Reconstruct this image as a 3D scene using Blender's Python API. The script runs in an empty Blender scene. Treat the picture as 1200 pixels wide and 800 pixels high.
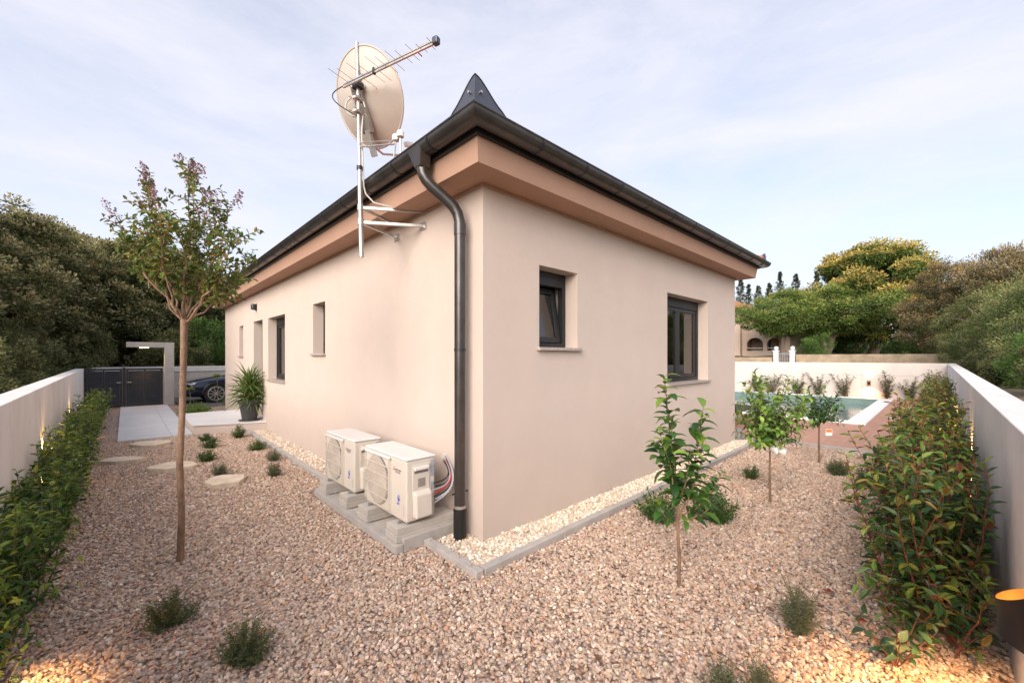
import bpy, math, random
import numpy as np
from mathutils import Vector, Matrix
R = math.radians
rng = np.random.default_rng(7)
random.seed(7)
scene = bpy.context.scene
col = scene.collection

# ------------------------------------------------------------------ materials
def nmat(name):
    m = bpy.data.materials.new(name); m.use_nodes = True
    nt = m.node_tree; b = nt.nodes['Principled BSDF']
    return m, nt, b
def N(nt, t, **kw):
    n = nt.nodes.new(t)
    for k, v in kw.items():
        if k in n.inputs.keys(): n.inputs[k].default_value = v
        else: setattr(n, k, v)
    return n
def ramp(nt, fac, stops):
    r = nt.nodes.new('ShaderNodeValToRGB'); e = r.color_ramp.elements
    while len(e) < len(stops): e.new(.5)
    for i, (p, c) in enumerate(stops):
        e[i].position = p; e[i].color = (*c, 1)
    nt.links.new(fac, r.inputs['Fac']); return r
def mat(name, c, rough=.6, metal=0, var=.12, vscale=3, bump=0, bscale=80, spec=.5, streak=None, emit=None, estr=0, dirt=0):
    """plain procedural material: base colour with two octaves of mottling and a fine bump"""
    m, nt, b = nmat(name); L = nt.links
    tc = N(nt, 'ShaderNodeTexCoord')
    mp = N(nt, 'ShaderNodeMapping'); L.new(tc.outputs['Object'], mp.inputs['Vector'])
    if streak: mp.inputs['Scale'].default_value = streak
    n1 = N(nt, 'ShaderNodeTexNoise', Scale=vscale, Detail=6.0, Roughness=.6); L.new(mp.outputs[0], n1.inputs['Vector'])
    lo = tuple(max(0, x*(1-var)) for x in c); hi = tuple(min(1, x*(1+var)) for x in c)
    r = ramp(nt, n1.outputs['Fac'], [(.3, lo), (.7, hi)])
    out = r.outputs['Color']
    if dirt:
        n3 = N(nt, 'ShaderNodeTexNoise', Scale=vscale*2.7, Detail=9.0, Roughness=.7); L.new(tc.outputs['Object'], n3.inputs['Vector'])
        r3 = ramp(nt, n3.outputs['Fac'], [(.52, (0, 0, 0)), (.72, (1, 1, 1))])
        mx = N(nt, 'ShaderNodeMixRGB'); mx.inputs['Color2'].default_value = (*[x*.55 for x in c], 1)
        mu = N(nt, 'ShaderNodeMath', operation='MULTIPLY'); mu.inputs[1].default_value = dirt
        L.new(r3.outputs['Color'], mu.inputs[0]); L.new(mu.outputs[0], mx.inputs['Fac']); L.new(out, mx.inputs['Color1'])
        out = mx.outputs['Color']
    L.new(out, b.inputs['Base Color'])
    b.inputs['Roughness'].default_value = rough; b.inputs['Metallic'].default_value = metal
    b.inputs['Specular IOR Level'].default_value = spec
    if bump:
        n2 = N(nt, 'ShaderNodeTexNoise', Scale=bscale, Detail=4.0, Roughness=.65); L.new(tc.outputs['Object'], n2.inputs['Vector'])
        bp = N(nt, 'ShaderNodeBump', Strength=bump, Distance=.01); L.new(n2.outputs['Fac'], bp.inputs['Height'])
        L.new(bp.outputs['Normal'], b.inputs['Normal'])
    if emit:
        b.inputs['Emission Color'].default_value = (*emit, 1); b.inputs['Emission Strength'].default_value = estr
    return m
def vcmat(name, rough=.6, spec=.4, trans=0, bump=0, bscale=60):
    """per-leaf / per-stone colour comes from the mesh's own colour attribute"""
    m, nt, b = nmat(name); L = nt.links
    a = N(nt, 'ShaderNodeAttribute', attribute_name='col')
    L.new(a.outputs['Color'], b.inputs['Base Color'])
    b.inputs['Roughness'].default_value = rough; b.inputs['Specular IOR Level'].default_value = spec
    if bump:
        tc = N(nt, 'ShaderNodeTexCoord'); n2 = N(nt, 'ShaderNodeTexNoise', Scale=bscale, Detail=3.0); L.new(tc.outputs['Object'], n2.inputs['Vector'])
        bp = N(nt, 'ShaderNodeBump', Strength=bump, Distance=.005); L.new(n2.outputs['Fac'], bp.inputs['Height']); L.new(bp.outputs['Normal'], b.inputs['Normal'])
    if trans:
        t = N(nt, 'ShaderNodeBsdfTranslucent'); L.new(a.outputs['Color'], t.inputs['Color'])
        mx = N(nt, 'ShaderNodeMixShader'); mx.inputs[0].default_value = trans
        o = nt.nodes['Material Output']
        L.new(b.outputs[0], mx.inputs[1]); L.new(t.outputs[0], mx.inputs[2]); L.new(mx.outputs[0], o.inputs['Surface'])
    return m
def glassmat(name):
    m, nt, b = nmat(name); L = nt.links
    nt.nodes.remove(b)
    t = N(nt, 'ShaderNodeBsdfTransparent'); t.inputs['Color'].default_value = (.82, .86, .86, 1)
    g = N(nt, 'ShaderNodeBsdfGlossy', Roughness=.01)
    f = N(nt, 'ShaderNodeFresnel', IOR=1.6)
    ml = N(nt, 'ShaderNodeMath', operation='MULTIPLY_ADD'); ml.inputs[1].default_value = 1.3; ml.inputs[2].default_value = .05
    ml.use_clamp = True
    mx = N(nt, 'ShaderNodeMixShader')
    L.new(f.outputs[0], ml.inputs[0]); L.new(ml.outputs[0], mx.inputs[0]); L.new(t.outputs[0], mx.inputs[1]); L.new(g.outputs[0], mx.inputs[2])
    L.new(mx.outputs[0], nt.nodes['Material Output'].inputs['Surface'])
    return m
def emis(name, c, s):
    m, nt, b = nmat(name)
    b.inputs['Base Color'].default_value = (*c, 1); b.inputs['Emission Color'].default_value = (*c, 1); b.inputs['Emission Strength'].default_value = s
    return m

M = {}
M['stucco'] = mat('stucco', (.60, .505, .445), .92, var=.028, vscale=2.2, bump=1.0, bscale=150, spec=.2, dirt=.05)
M['eave'] = mat('eave_plaster', (.42, .265, .195), .9, var=.05, vscale=2, bump=.3, bscale=220, spec=.2)
M['anthracite'] = mat('anthracite_metal', (.030, .031, .035), .32, metal=.3, var=.2, vscale=6, bump=.05, bscale=30)
M['gutter'] = mat('gutter_metal', (.080, .073, .070), .30, metal=.7, var=.25, vscale=5, bump=.08, bscale=25)
M['cap'] = mat('cap_metal', (.07, .078, .105), .42, metal=.4, var=.12, vscale=5, bump=.06, bscale=20)
M['frame'] = mat('window_frame', (.013, .013, .015), .45, var=.15, vscale=9)
M['stone_sill'] = mat('stone_sill', (.36, .31, .28), .45, var=.3, vscale=60)
M['glass'] = glassmat('window_glass')
M['curtain'] = mat('curtain_cloth', (.55, .42, .33), .9, var=.1, vscale=5, bump=.2)
M['room'] = mat('room_plaster', (.35, .28, .22), .9, var=.08)
M['tile'] = mat('roof_tile', (.42, .13, .07), .7, var=.3, vscale=7, bump=.3, bscale=40)
M['concrete'] = mat('concrete', (.47, .435, .395), .85, var=.12, vscale=2.2, bump=.45, bscale=70, spec=.25, dirt=.30)
M['wallconc'] = mat('wall_concrete', (.66, .64, .625), .85, var=.10, vscale=1.6, bump=.4, bscale=60, spec=.25, dirt=.28, streak=(1, 1, .35))
M['wallpaint'] = mat('wall_render', (.62, .565, .52), .88, var=.06, vscale=1.4, bump=.3, bscale=90, spec=.2, dirt=.12)
M['kerb'] = mat('kerb_concrete', (.43, .40, .375), .9, var=.13, vscale=6, bump=.5, bscale=110, spec=.2, dirt=.35)
M['white_tile'] = mat('white_paving', (.66, .66, .67), .5, var=.05, vscale=3, bump=.05, bscale=40, dirt=.08)
M['coping'] = mat('coping_white', (.78, .78, .78), .5, var=.04, vscale=3)
M['flag'] = mat('flagstone', (.62, .52, .40), .8, var=.2, vscale=9, bump=.6, bscale=35, dirt=.2)
M['galv'] = mat('galvanised_steel', (.50, .48, .45), .38, metal=.8, var=.2, vscale=12, bump=.05)
M['dish'] = mat('dish_paint', (.47, .415, .365), .5, var=.05, vscale=3, dirt=.15)
M['black'] = mat('black_plastic', (.009, .009, .010), .45, var=.2)
M['blackcable'] = mat('black_cable', (.03, .03, .03), .5)
M['whitecable'] = mat('pale_cable', (.55, .52, .48), .5)
M['greycable'] = mat('grey_insulation', (.33, .34, .37), .55, var=.25, vscale=60)
M['red'] = mat('red_plastic', (.45, .03, .03), .5)
M['ac'] = mat('cream_enamel', (.585, .535, .47), .38, var=.025, vscale=3, spec=.5, dirt=.05)
M['actop'] = mat('white_enamel', (.68, .655, .635), .38, var=.03, vscale=3, dirt=.05)
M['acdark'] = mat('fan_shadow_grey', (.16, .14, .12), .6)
M['fan'] = mat('fan_plastic', (.47, .41, .35), .5)
M['fanb'] = mat('fan_disc', (.42, .365, .31), .6)
M['logo_red'] = mat('logo_red', (.60, .06, .03), .5)
M['logo_grey'] = mat('logo_grey', (.22, .20, .20), .5)
M['logo_blue'] = mat('logo_blue', (.03, .06, .55), .5)
M['label_grey'] = mat('label_grey', (.30, .33, .38), .5, var=.3, vscale=90)
M['pot'] = mat('pot_plastic', (.045, .043, .045), .6, var=.15, bump=.1)
M['soil'] = mat('soil', (.06, .04, .03), .95, bump=.8, bscale=50, var=.3, vscale=20)
M['bark'] = mat('bark_brown', (.215, .135, .085), .88, var=.5, vscale=22, bump=1.0, bscale=45, streak=(1, 1, .25))
M['barkgrey'] = mat('bark_grey', (.17, .13, .10), .9, var=.35, vscale=8, bump=.9, bscale=25, streak=(1, 1, .25))
M['barkpale'] = mat('bark_pale', (.42, .36, .30), .85, var=.3, vscale=9, bump=.6, bscale=30)
M['stem_green'] = mat('stem_green', (.14, .15, .06), .7, var=.2, vscale=20)
M['stem_red'] = mat('stem_red', (.17, .055, .035), .6, var=.2, vscale=20)
M['leaf'] = vcmat('leaf', .42, .45, .28)
M['leafmatt'] = vcmat('leaf_matt', .65, .3, .35)
M['petal'] = vcmat('petal', .7, .2, .3)
M['pebble'] = vcmat('pebble', .75, .3, 0, .5, 90)
M['paper'] = mat('white_tag', (.78, .77, .74), .7)
M['orange'] = mat('orange_print', (.75, .22, .03), .6)
M['gold'] = mat('lamp_gold', (.50, .24, .05), .4, metal=.6, emit=(1, .40, .08), estr=.13)
M['lampglow'] = emis('lamp_diffuser', (1, .72, .36), 4)
M['carpaint'] = mat('car_paint', (.006, .010, .03), .12, metal=.3, var=.05, spec=.8)
M['tyre'] = mat('tyre_rubber', (.02, .02, .02), .8)
M['alloy'] = mat('alloy_wheel', (.62, .60, .58), .3, metal=.7)
M['carglass'] = mat('car_glass', (.01, .012, .014), .05, spec=.9)
M['headlight'] = mat('headlight_lens', (.6, .62, .65), .08, metal=.5, spec=.9)
M['chrome'] = mat('chrome', (.6, .6, .6), .12, metal=1)
M['neighbour'] = mat('neighbour_render', (.60, .47, .38), .9, var=.08, vscale=.8, dirt=.1)
M['drystone'] = mat('old_wall_stone', (.34, .27, .19), .9, var=.3, vscale=2.5, bump=.8, bscale=12, dirt=.3)
M['asphalt'] = mat('asphalt', (.09, .085, .085), .9, var=.2, vscale=4, bump=.5, bscale=120)
M['sling'] = mat('sling_fabric', (.035, .035, .05), .8)
M['slot'] = mat('drain_grate', (.05, .04, .04), .6)
M['greypipe'] = mat('grey_pvc', (.20, .21, .23), .5)

def ground_material():
    m, nt, b = nmat('dry_ground'); L = nt.links
    tc = N(nt, 'ShaderNodeTexCoord')
    n1 = N(nt, 'ShaderNodeTexNoise', Scale=.35, Detail=9.0, Roughness=.65); L.new(tc.outputs['Object'], n1.inputs['Vector'])
    n2 = N(nt, 'ShaderNodeTexNoise', Scale=14.0, Detail=5.0); L.new(tc.outputs['Object'], n2.inputs['Vector'])
    r = ramp(nt, n1.outputs['Fac'], [(.35, (.11, .10, .045)), (.5, (.20, .15, .085)), (.66, (.30, .23, .14))])
    mx = N(nt, 'ShaderNodeMixRGB', blend_type='MULTIPLY'); mx.inputs['Fac'].default_value = .5
    L.new(r.outputs[0], mx.inputs['Color1']); L.new(n2.outputs['Fac'], mx.inputs['Color2']); L.new(mx.outputs[0], b.inputs['Base Color'])
    b.inputs['Roughness'].default_value = .95
    bp = N(nt, 'ShaderNodeBump', Strength=.8, Distance=.06); L.new(n2.outputs['Fac'], bp.inputs['Height']); L.new(bp.outputs[0], b.inputs['Normal'])
    return m
M['ground'] = ground_material()
def gravel_material():
    m, nt, b = nmat('gravel_bed'); L = nt.links
    tc = N(nt, 'ShaderNodeTexCoord')
    v = N(nt, 'ShaderNodeTexVoronoi', Scale=38.0); L.new(tc.outputs['Object'], v.inputs['Vector'])
    sp = N(nt, 'ShaderNodeSeparateColor'); L.new(v.outputs['Color'], sp.inputs[0])
    r = ramp(nt, sp.outputs[0], [(0, (.20, .15, .125)), (.3, (.40, .31, .265)), (.55, (.42, .26, .18)), (.75, (.50, .41, .35)), (1, (.64, .56, .50))])
    d = ramp(nt, v.outputs['Distance'], [(.35, (1, 1, 1)), (.75, (.35, .3, .27))])
    mx = N(nt, 'ShaderNodeMixRGB', blend_type='MULTIPLY'); mx.inputs['Fac'].default_value = 1
    L.new(r.outputs[0], mx.inputs['Color1']); L.new(d.outputs[0], mx.inputs['Color2']); L.new(mx.outputs[0], b.inputs['Base Color'])
    b.inputs['Roughness'].default_value = .85
    iv = N(nt, 'ShaderNodeMath', operation='SUBTRACT'); iv.inputs[0].default_value = 1; L.new(v.outputs['Distance'], iv.inputs[1])
    bp = N(nt, 'ShaderNodeBump', Strength=1, Distance=.014); L.new(iv.outputs[0], bp.inputs['Height']); L.new(bp.outputs[0], b.inputs['Normal'])
    return m
M['gravel'] = gravel_material()
def deck_material():
    m, nt, b = nmat('terracotta_paving'); L = nt.links
    tc = N(nt, 'ShaderNodeTexCoord')
    br = N(nt, 'ShaderNodeTexBrick', Scale=1.0)
    br.inputs['Brick Width'].default_value = 1.2; br.inputs['Row Height'].default_value = .3
    br.inputs['Mortar Size'].default_value = .006; br.inputs['Mortar Smooth'].default_value = .3; br.offset = .5
    br.inputs['Color1'].default_value = (.45, .235, .155, 1); br.inputs['Color2'].default_value = (.51, .27, .18, 1); br.inputs['Mortar'].default_value = (.50, .36, .29, 1)
    L.new(tc.outputs['Object'], br.inputs['Vector'])
    n = N(nt, 'ShaderNodeTexNoise', Scale=5.0, Detail=8.0, Roughness=.7); L.new(tc.outputs['Object'], n.inputs['Vector'])
    r = ramp(nt, n.outputs['Fac'], [(.3, (.78, .78, .8)), (.7, (1.1, 1.08, 1.05))])
    mx = N(nt, 'ShaderNodeMixRGB', blend_type='MULTIPLY'); mx.inputs['Fac'].default_value = 1
    L.new(br.outputs['Color'], mx.inputs['Color1']); L.new(r.outputs[0], mx.inputs['Color2']); L.new(mx.outputs[0], b.inputs['Base Color'])
    b.inputs['Roughness'].default_value = .6
    return m
M['deck'] = deck_material()
def path_material():
    m, nt, b = nmat('pale_slab'); L = nt.links
    tc = N(nt, 'ShaderNodeTexCoord')
    br = N(nt, 'ShaderNodeTexBrick', Scale=1.0); br.offset = 0
    br.inputs['Brick Width'].default_value = 1.6; br.inputs['Row Height'].default_value = .6
    br.inputs['Mortar Size'].default_value = .006
    br.inputs['Color1'].default_value = (.60, .62, .65, 1); br.inputs['Color2'].default_value = (.66, .67, .69, 1); br.inputs['Mortar'].default_value = (.36, .36, .36, 1)
    L.new(tc.outputs['Object'], br.inputs['Vector'])
    n = N(nt, 'ShaderNodeTexNoise', Scale=3.0, Detail=8.0); L.new(tc.outputs['Object'], n.inputs['Vector'])
    r = ramp(nt, n.outputs['Fac'], [(.3, (.85, .85, .85)), (.7, (1, 1, 1))])
    mx = N(nt, 'ShaderNodeMixRGB', blend_type='MULTIPLY'); mx.inputs['Fac'].default_value = 1
    L.new(br.outputs['Color'], mx.inputs['Color1']); L.new(r.outputs[0], mx.inputs['Color2']); L.new(mx.outputs[0], b.inputs['Base Color'])
    b.inputs['Roughness'].default_value = .45
    return m
M['path'] = path_material()
def water_material():
    m, nt, b = nmat('pool_water'); L = nt.links
    b.inputs['Base Color'].default_value = (.15, .215, .21, 1); b.inputs['Roughness'].default_value = .03
    b.inputs['Specular IOR Level'].default_value = .8
    tc = N(nt, 'ShaderNodeTexCoord'); n = N(nt, 'ShaderNodeTexNoise', Scale=2.2, Detail=3.0); L.new(tc.outputs['Object'], n.inputs['Vector'])
    bp = N(nt, 'ShaderNodeBump', Strength=.45, Distance=.05); L.new(n.outputs['Fac'], bp.inputs['Height']); L.new(bp.outputs[0], b.inputs['Normal'])
    return m
M['water'] = water_material()
M['poolwall'] = mat('pool_liner', (.16, .24, .22), .5, var=.15, vscale=4)

# ------------------------------------------------------------------ object helpers
def tag(o, label=None, cat=None, group=None, kind=None):
    if label: o['label'] = label
    if cat: o['category'] = cat
    if group: o['group'] = group
    if kind: o['kind'] = kind
    return o
def empty(name, loc, label, cat, group=None, rz=0):
    o = bpy.data.objects.new(name, None); col.objects.link(o); o.location = loc; o.rotation_euler = (0, 0, rz)
    o.empty_display_size = .1
    return tag(o, label, cat, group)
def children(o): return [c for c in bpy.data.objects if c.parent == o]
def copy_tree(o, parent=None):
    c = o.copy(); col.objects.link(c)
    if parent is not None: c.parent = parent
    for ch in children(o): copy_tree(ch, c)
    return c
class MB:
    def __init__(s): s.v = []; s.f = []
    def add(s, vs, fs):
        b = len(s.v); s.v += [tuple(p) for p in vs]; s.f += [tuple(i+b for i in f) for f in fs]; return s
    def box(s, x0, x1, y0, y1, z0, z1):
        return s.add([(x0, y0, z0), (x1, y0, z0), (x1, y1, z0), (x0, y1, z0), (x0, y0, z1), (x1, y0, z1), (x1, y1, z1), (x0, y1, z1)],
                     [(0, 3, 2, 1), (4, 5, 6, 7), (0, 1, 5, 4), (1, 2, 6, 5), (2, 3, 7, 6), (3, 0, 4, 7)])
    def obox(s, c, ax, ay, az):
        c, ax, ay, az = map(Vector, (c, ax, ay, az))
        vs = [c+a*ax+b*ay+d*az for d in (-1, 1) for a, b in ((-1, -1), (1, -1), (1, 1), (-1, 1))]
        return s.add(vs, [(0, 3, 2, 1), (4, 5, 6, 7), (0, 1, 5, 4), (1, 2, 6, 5), (2, 3, 7, 6), (3, 0, 4, 7)])
    def prism(s, poly, z0, z1):
        n = len(poly); z0 = z0 if hasattr(z0, '__len__') else [z0]*n; z1 = z1 if hasattr(z1, '__len__') else [z1]*n
        return s.add([(p[0], p[1], z) for p, z in zip(poly, z0)]+[(p[0], p[1], z) for p, z in zip(poly, z1)],
                     [tuple(range(n-1, -1, -1)), tuple(range(n, 2*n))]+[(i, (i+1) % n, n+(i+1) % n, n+i) for i in range(n)])
    def tube(s, pts, rad, n=8, caps=True):
        pts = [Vector(p) for p in pts]; k = len(pts)
        rad = rad if hasattr(rad, '__len__') else [rad]*k
        up = None; vs = []
        for i, p in enumerate(pts):
            d = (pts[min(i+1, k-1)]-pts[max(i-1, 0)])
            d = d.normalized() if d.length > 1e-9 else Vector((0, 0, 1))
            if up is None: up = d.orthogonal().normalized()
            up = (up-d*up.dot(d)); up = up.normalized() if up.length > 1e-6 else d.orthogonal().normalized()
            w = d.cross(up)
            for j in range(n):
                a = 2*math.pi*j/n; vs.append(p+(up*math.cos(a)+w*math.sin(a))*rad[i])
        fs = [(i*n+j, i*n+(j+1) % n, (i+1)*n+(j+1) % n, (i+1)*n+j) for i in range(k-1) for j in range(n)]
        if caps: fs += [tuple(range(n-1, -1, -1)), tuple(range((k-1)*n, k*n))]
        return s.add(vs, fs)
    def lathe(s, prof, n=24, c=(0, 0, 0), cap=True):
        vs = [(c[0]+r*math.cos(2*math.pi*j/n), c[1]+r*math.sin(2*math.pi*j/n), c[2]+z) for r, z in prof for j in range(n)]
        k = len(prof)
        fs = [(i*n+j, i*n+(j+1) % n, (i+1)*n+(j+1) % n, (i+1)*n+j) for i in range(k-1) for j in range(n)]
        if cap: fs += [tuple(range(n-1, -1, -1)), tuple(range((k-1)*n, k*n))]
        return s.add(vs, fs)
    def xf(s, m):
        s.v = [tuple(m @ Vector(p)) for p in s.v]; return s
    def build(s, name, m, parent=None, smooth=False, bevel=0, loc=None):
        me = bpy.data.meshes.new(name); me.from_pydata(s.v, [], s.f); me.materials.append(m); me.update()
        o = bpy.data.objects.new(name, me); col.objects.link(o)
        if parent is not None: o.parent = parent
        if loc: o.location = loc
        if smooth:
            me.polygons.foreach_set('use_smooth', [True]*len(me.polygons))
            try: me.set_sharp_from_angle(angle=R(40))
            except Exception: pass
        if bevel:
            b = o.modifiers.new('edge', 'BEVEL'); b.width = bevel; b.segments = 2; b.limit_method = 'ANGLE'; b.angle_limit = R(35)
        return o
def npmesh(name, V, F, m, parent=None, C=None, smooth=False):
    """V (n,3); F (k,q) equal-sided faces; C (n,3) colour per vertex"""
    V = np.ascontiguousarray(V, np.float32); F = np.ascontiguousarray(F, np.int32)
    me = bpy.data.meshes.new(name); me.vertices.add(len(V)); me.vertices.foreach_set('co', V.ravel())
    k, q = F.shape; me.loops.add(k*q); me.loops.foreach_set('vertex_index', F.ravel())
    me.polygons.add(k); me.polygons.foreach_set('loop_start', np.arange(0, k*q, q, dtype=np.int32))
    me.polygons.foreach_set('use_smooth', np.full(k, smooth))
    me.update(calc_edges=True)
    if C is not None:
        a = me.color_attributes.new('col', 'FLOAT_COLOR', 'POINT')
        a.data.foreach_set('color', np.concatenate([C, np.ones((len(C), 1))], 1).astype(np.float32).ravel())
    me.materials.append(m)
    o = bpy.data.objects.new(name, me); col.objects.link(o)
    if parent is not None: o.parent = parent
    return o
def nrm(a): return a/np.maximum(np.linalg.norm(a, axis=-1, keepdims=True), 1e-9)
# leaf templates: rows of (x, y, z); quads
T_DIAMOND = (np.array([(0, 0, 0), (.5, .45, .07), (0, 1, -.05), (-.5, .45, .07)]), np.array([(0, 1, 2, 3)]))
T_FOLD = (np.array([(0, 0, 0), (.5, .33, .08), (.38, .7, .04), (0, 1, -.12), (-.38, .7, .04), (-.5, .33, .08)]), np.array([(0, 1, 2, 3), (0, 3, 4, 5)]))
def _detail():
    v = []; f = []
    ys = [0, .18, .42, .7, .9, 1.0]; ws = [.04, .34, .5, .40, .18, .01]; zs = [0, .05, .06, .0, -.1, -.17]
    for y, w, z in zip(ys, ws, zs): v += [(-w, y, z+w*.16), (0, y, z), (w, y, z+w*.16)]
    for i in range(5):
        a = i*3; f += [(a, a+1, a+4, a+3), (a+1, a+2, a+5, a+4)]
    return np.array(v), np.array(f)
T_DETAIL = _detail()
def leafmesh(name, P, D, Nn, L, W, C, m, parent=None, T=T_FOLD, smooth=False):
    D = nrm(D); Nn = nrm(Nn - D*np.sum(Nn*D, 1, keepdims=True)); X = np.cross(D, Nn)
    tv, tf = T; n, k = len(P), len(tv)
    L = np.broadcast_to(L, (n,)); W = np.broadcast_to(W, (n,))
    V = P[:, None, :] + tv[None, :, 0, None]*W[:, None, None]*X[:, None, :] + tv[None, :, 1, None]*L[:, None, None]*D[:, None, :] + tv[None, :, 2, None]*L[:, None, None]*Nn[:, None, :]
    F = (tf[None]+(np.arange(n)*k)[:, None, None]).reshape(-1, tf.shape[1])
    return npmesh(name, V.reshape(-1, 3), F, m, parent, np.repeat(C, k, 0), smooth)
def pick(pal, n, jit=.12, cj=.4):
    """colours drawn from a weighted palette [(weight, rgb)...]"""
    w = np.array([p[0] for p in pal], float); w /= w.sum()
    c = np.array([p[1] for p in pal])[rng.choice(len(pal), n, p=w)]
    return np.clip(c*(1+rng.normal(0, jit, (n, 1)))*(1+rng.normal(0, jit*cj, (n, 3))), .003, 1)
def rdir(n): return nrm(rng.normal(size=(n, 3)))

# ------------------------------------------------------------------ world, sun, camera
SUN_EL, SUN_AZ = R(27), math.atan2(-.42, -.9)       # towards the sun: low, behind and left of the camera
w = bpy.data.worlds.new('World'); scene.world = w; w.use_nodes = True
nt = w.node_tree; L = nt.links; bg = nt.nodes['Background']
sky = N(nt, 'ShaderNodeTexSky', sky_type='NISHITA'); sky.sun_disc = False; sky.sun_elevation = SUN_EL; sky.sun_rotation = math.pi/2-SUN_AZ
sky.air_density = 1.0; sky.dust_density = 1.2; sky.ozone_density = 2.0
tc = N(nt, 'ShaderNodeTexCoord')
mp = N(nt, 'ShaderNodeMapping'); mp.inputs['Scale'].default_value = (1.0, 1.0, 3.6); mp.inputs['Rotation'].default_value = (R(8), R(-10), R(20)); L.new(tc.outputs['Generated'], mp.inputs['Vector'])
cn = N(nt, 'ShaderNodeTexNoise', Scale=1.7, Detail=9.0, Roughness=.6, Distortion=.35); L.new(mp.outputs[0], cn.inputs['Vector'])
cr = ramp(nt, cn.outputs['Fac'], [(.30, (.50, .50, .50)), (.72, (.97, .97, .97))])
cm = N(nt, 'ShaderNodeMixRGB'); cm.inputs['Color2'].default_value = (3.8, 3.74, 4.1, 1)
L.new(cr.outputs['Color'], cm.inputs['Fac']); L.new(sky.outputs['Color'], cm.inputs['Color1'])
L.new(cm.outputs['Color'], bg.inputs['Color']); bg.inputs['Strength'].default_value = .1
sd = bpy.data.lights.new('sun', 'SUN'); sd.energy = 2.3; sd.angle = R(50); sd.color = (1, .88, .77)
so = bpy.data.objects.new('sun', sd); col.objects.link(so)
sv = Vector((math.cos(SUN_EL)*math.cos(SUN_AZ), math.cos(SUN_EL)*math.sin(SUN_AZ), math.sin(SUN_EL)))
so.rotation_euler = sv.to_track_quat('Z', 'Y').to_euler(); so.location = (-20, -10, 12)
CX, CY, CH = -2.2924, -2.7893, 1.65
FWD = Vector((.688144, .725574, 0)); RGT = Vector((.725574, -.688144, 0))
cd = bpy.data.cameras.new('camera'); cam = bpy.data.objects.new('camera', cd); col.objects.link(cam)
cam.location = (CX, CY, CH); cam.rotation_euler = FWD.to_track_quat('-Z', 'Y').to_euler()
cd.lens = 36*478/1200; cd.sensor_width = 36; cd.sensor_fit = 'HORIZONTAL'; cd.shift_y = .015; cd.clip_start = .05; cd.clip_end = 2000
scene.camera = cam
scene.render.engine = 'CYCLES'
vs = scene.view_settings; vs.view_transform = 'Standard'; vs.look = 'None'; vs.gamma = 1; vs.exposure = 1.38; vs.use_curve_mapping = False
scene.cycles.max_bounces = 8; scene.cycles.transparent_max_bounces = 12

def spot(loc, aim, power, ang, blend=.5, rad=.02, c=(1, .55, .22)):
    l = bpy.data.lights.new('lamp_light', 'SPOT'); l.energy = power; l.spot_size = R(ang); l.spot_blend = blend; l.shadow_soft_size = rad; l.color = c
    o = bpy.data.objects.new('lamp_light', l); col.objects.link(o); o.location = loc
    o.rotation_euler = (Vector(aim)).to_track_quat('-Z', 'Y').to_euler(); return o

# ------------------------------------------------------------------ ground, gravel bed, paths
def terrain():
    xs = np.concatenate([[-900, -300, -120, -60, -35, -22, -15, -10, -7, -5, -4.2, -3.7, -3.42, -3.30], np.arange(-3, 18.9, 1.0), [19.0, 19.13, 19.5, 20.5, 22, 24, 26, 29, 33, 38, 45, 60, 90, 150, 300, 900]])
    ys = np.concatenate([[-900, -300, -120, -60, -35, -20, -12, -8, -6, -4.5, -3.8, -3.32, -3.2], np.arange(-3, 18.9, 1.0), [18.75, 18.9, 19.5, 21, 24, 28, 34, 45, 60, 100, 200, 400, 900]])
    xs = np.unique(np.concatenate([xs, [10.5, 10.7, 18.18, 18.35]])); ys = np.unique(np.concatenate([ys, [-1.42, -1.25, 7.65, 7.85]]))
    Xg, Yg = np.meshgrid(xs, ys, indexing='ij')
    dx = np.maximum(np.maximum(-3.30-Xg, Xg-19.05), 0); dy = np.maximum(np.maximum(-3.22-Yg, Yg-18.78), 0)
    d = np.sqrt(dx*dx+dy*dy)
    Z = -.03 + 1.0*np.clip(d/.12, 0, 1)
    Z += np.clip((Xg-26)/4, 0, 1)*.8 + np.clip((d-30)/300, 0, 1)*2
    Z += np.where(d > 2, .12*np.sin(Xg*1.3+Yg*.7)*np.cos(Yg*.9), 0)
    Z = np.where((Xg > 10.6) & (Xg < 18.3) & (Yg > -1.3) & (Yg < 7.7), -1.7, Z)      # the pit of the pool
    V = np.stack([Xg, Yg, Z], -1).reshape(-1, 3); nx, ny = len(xs), len(ys)
    i, j = np.meshgrid(np.arange(nx-1), np.arange(ny-1), indexing='ij'); a = (i*ny+j).ravel()
    return tag(npmesh('ground', V, np.stack([a, a+ny, a+ny+1, a+1], 1), M['ground']), kind='structure')
terrain()
tag(MB().prism([(-3.28, -3.18), (6.86, -3.18), (6.86, 18.7), (-3.28, 18.7)], -.02, 0).build('gravel_bed', M['gravel']), kind='structure')
tag(MB().box(-1.0, 9, 13.9, 18.6, .001, .012).build('driveway', M['asphalt']), kind='structure')
tag(MB().prism([(-2.40, 8.07), (-1.262, 8.07), (-1.262, 15.42), (-2.40, 15.42)], .004, .035).build('path', M['path']), kind='structure')
PLAT = [(-1.25, 8.12), (-.002, 7.62), (-.002, 10.45), (-1.25, 10.45)]
pl = empty('entrance_platform', (-.6, 9, 0), 'low white topped entrance platform with beige rendered front beside the house wall', 'platform')
def ch(o, p):
    o.parent = p; o.matrix_parent_inverse = p.matrix_basis.inverted(); return o
def W(o, p):
    """parent o (built in world coordinates) to the empty p"""
    o.parent = p; o.matrix_parent_inverse = (Matrix.LocRotScale(p.location, p.rotation_euler, (1, 1, 1))).inverted(); return o
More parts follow.
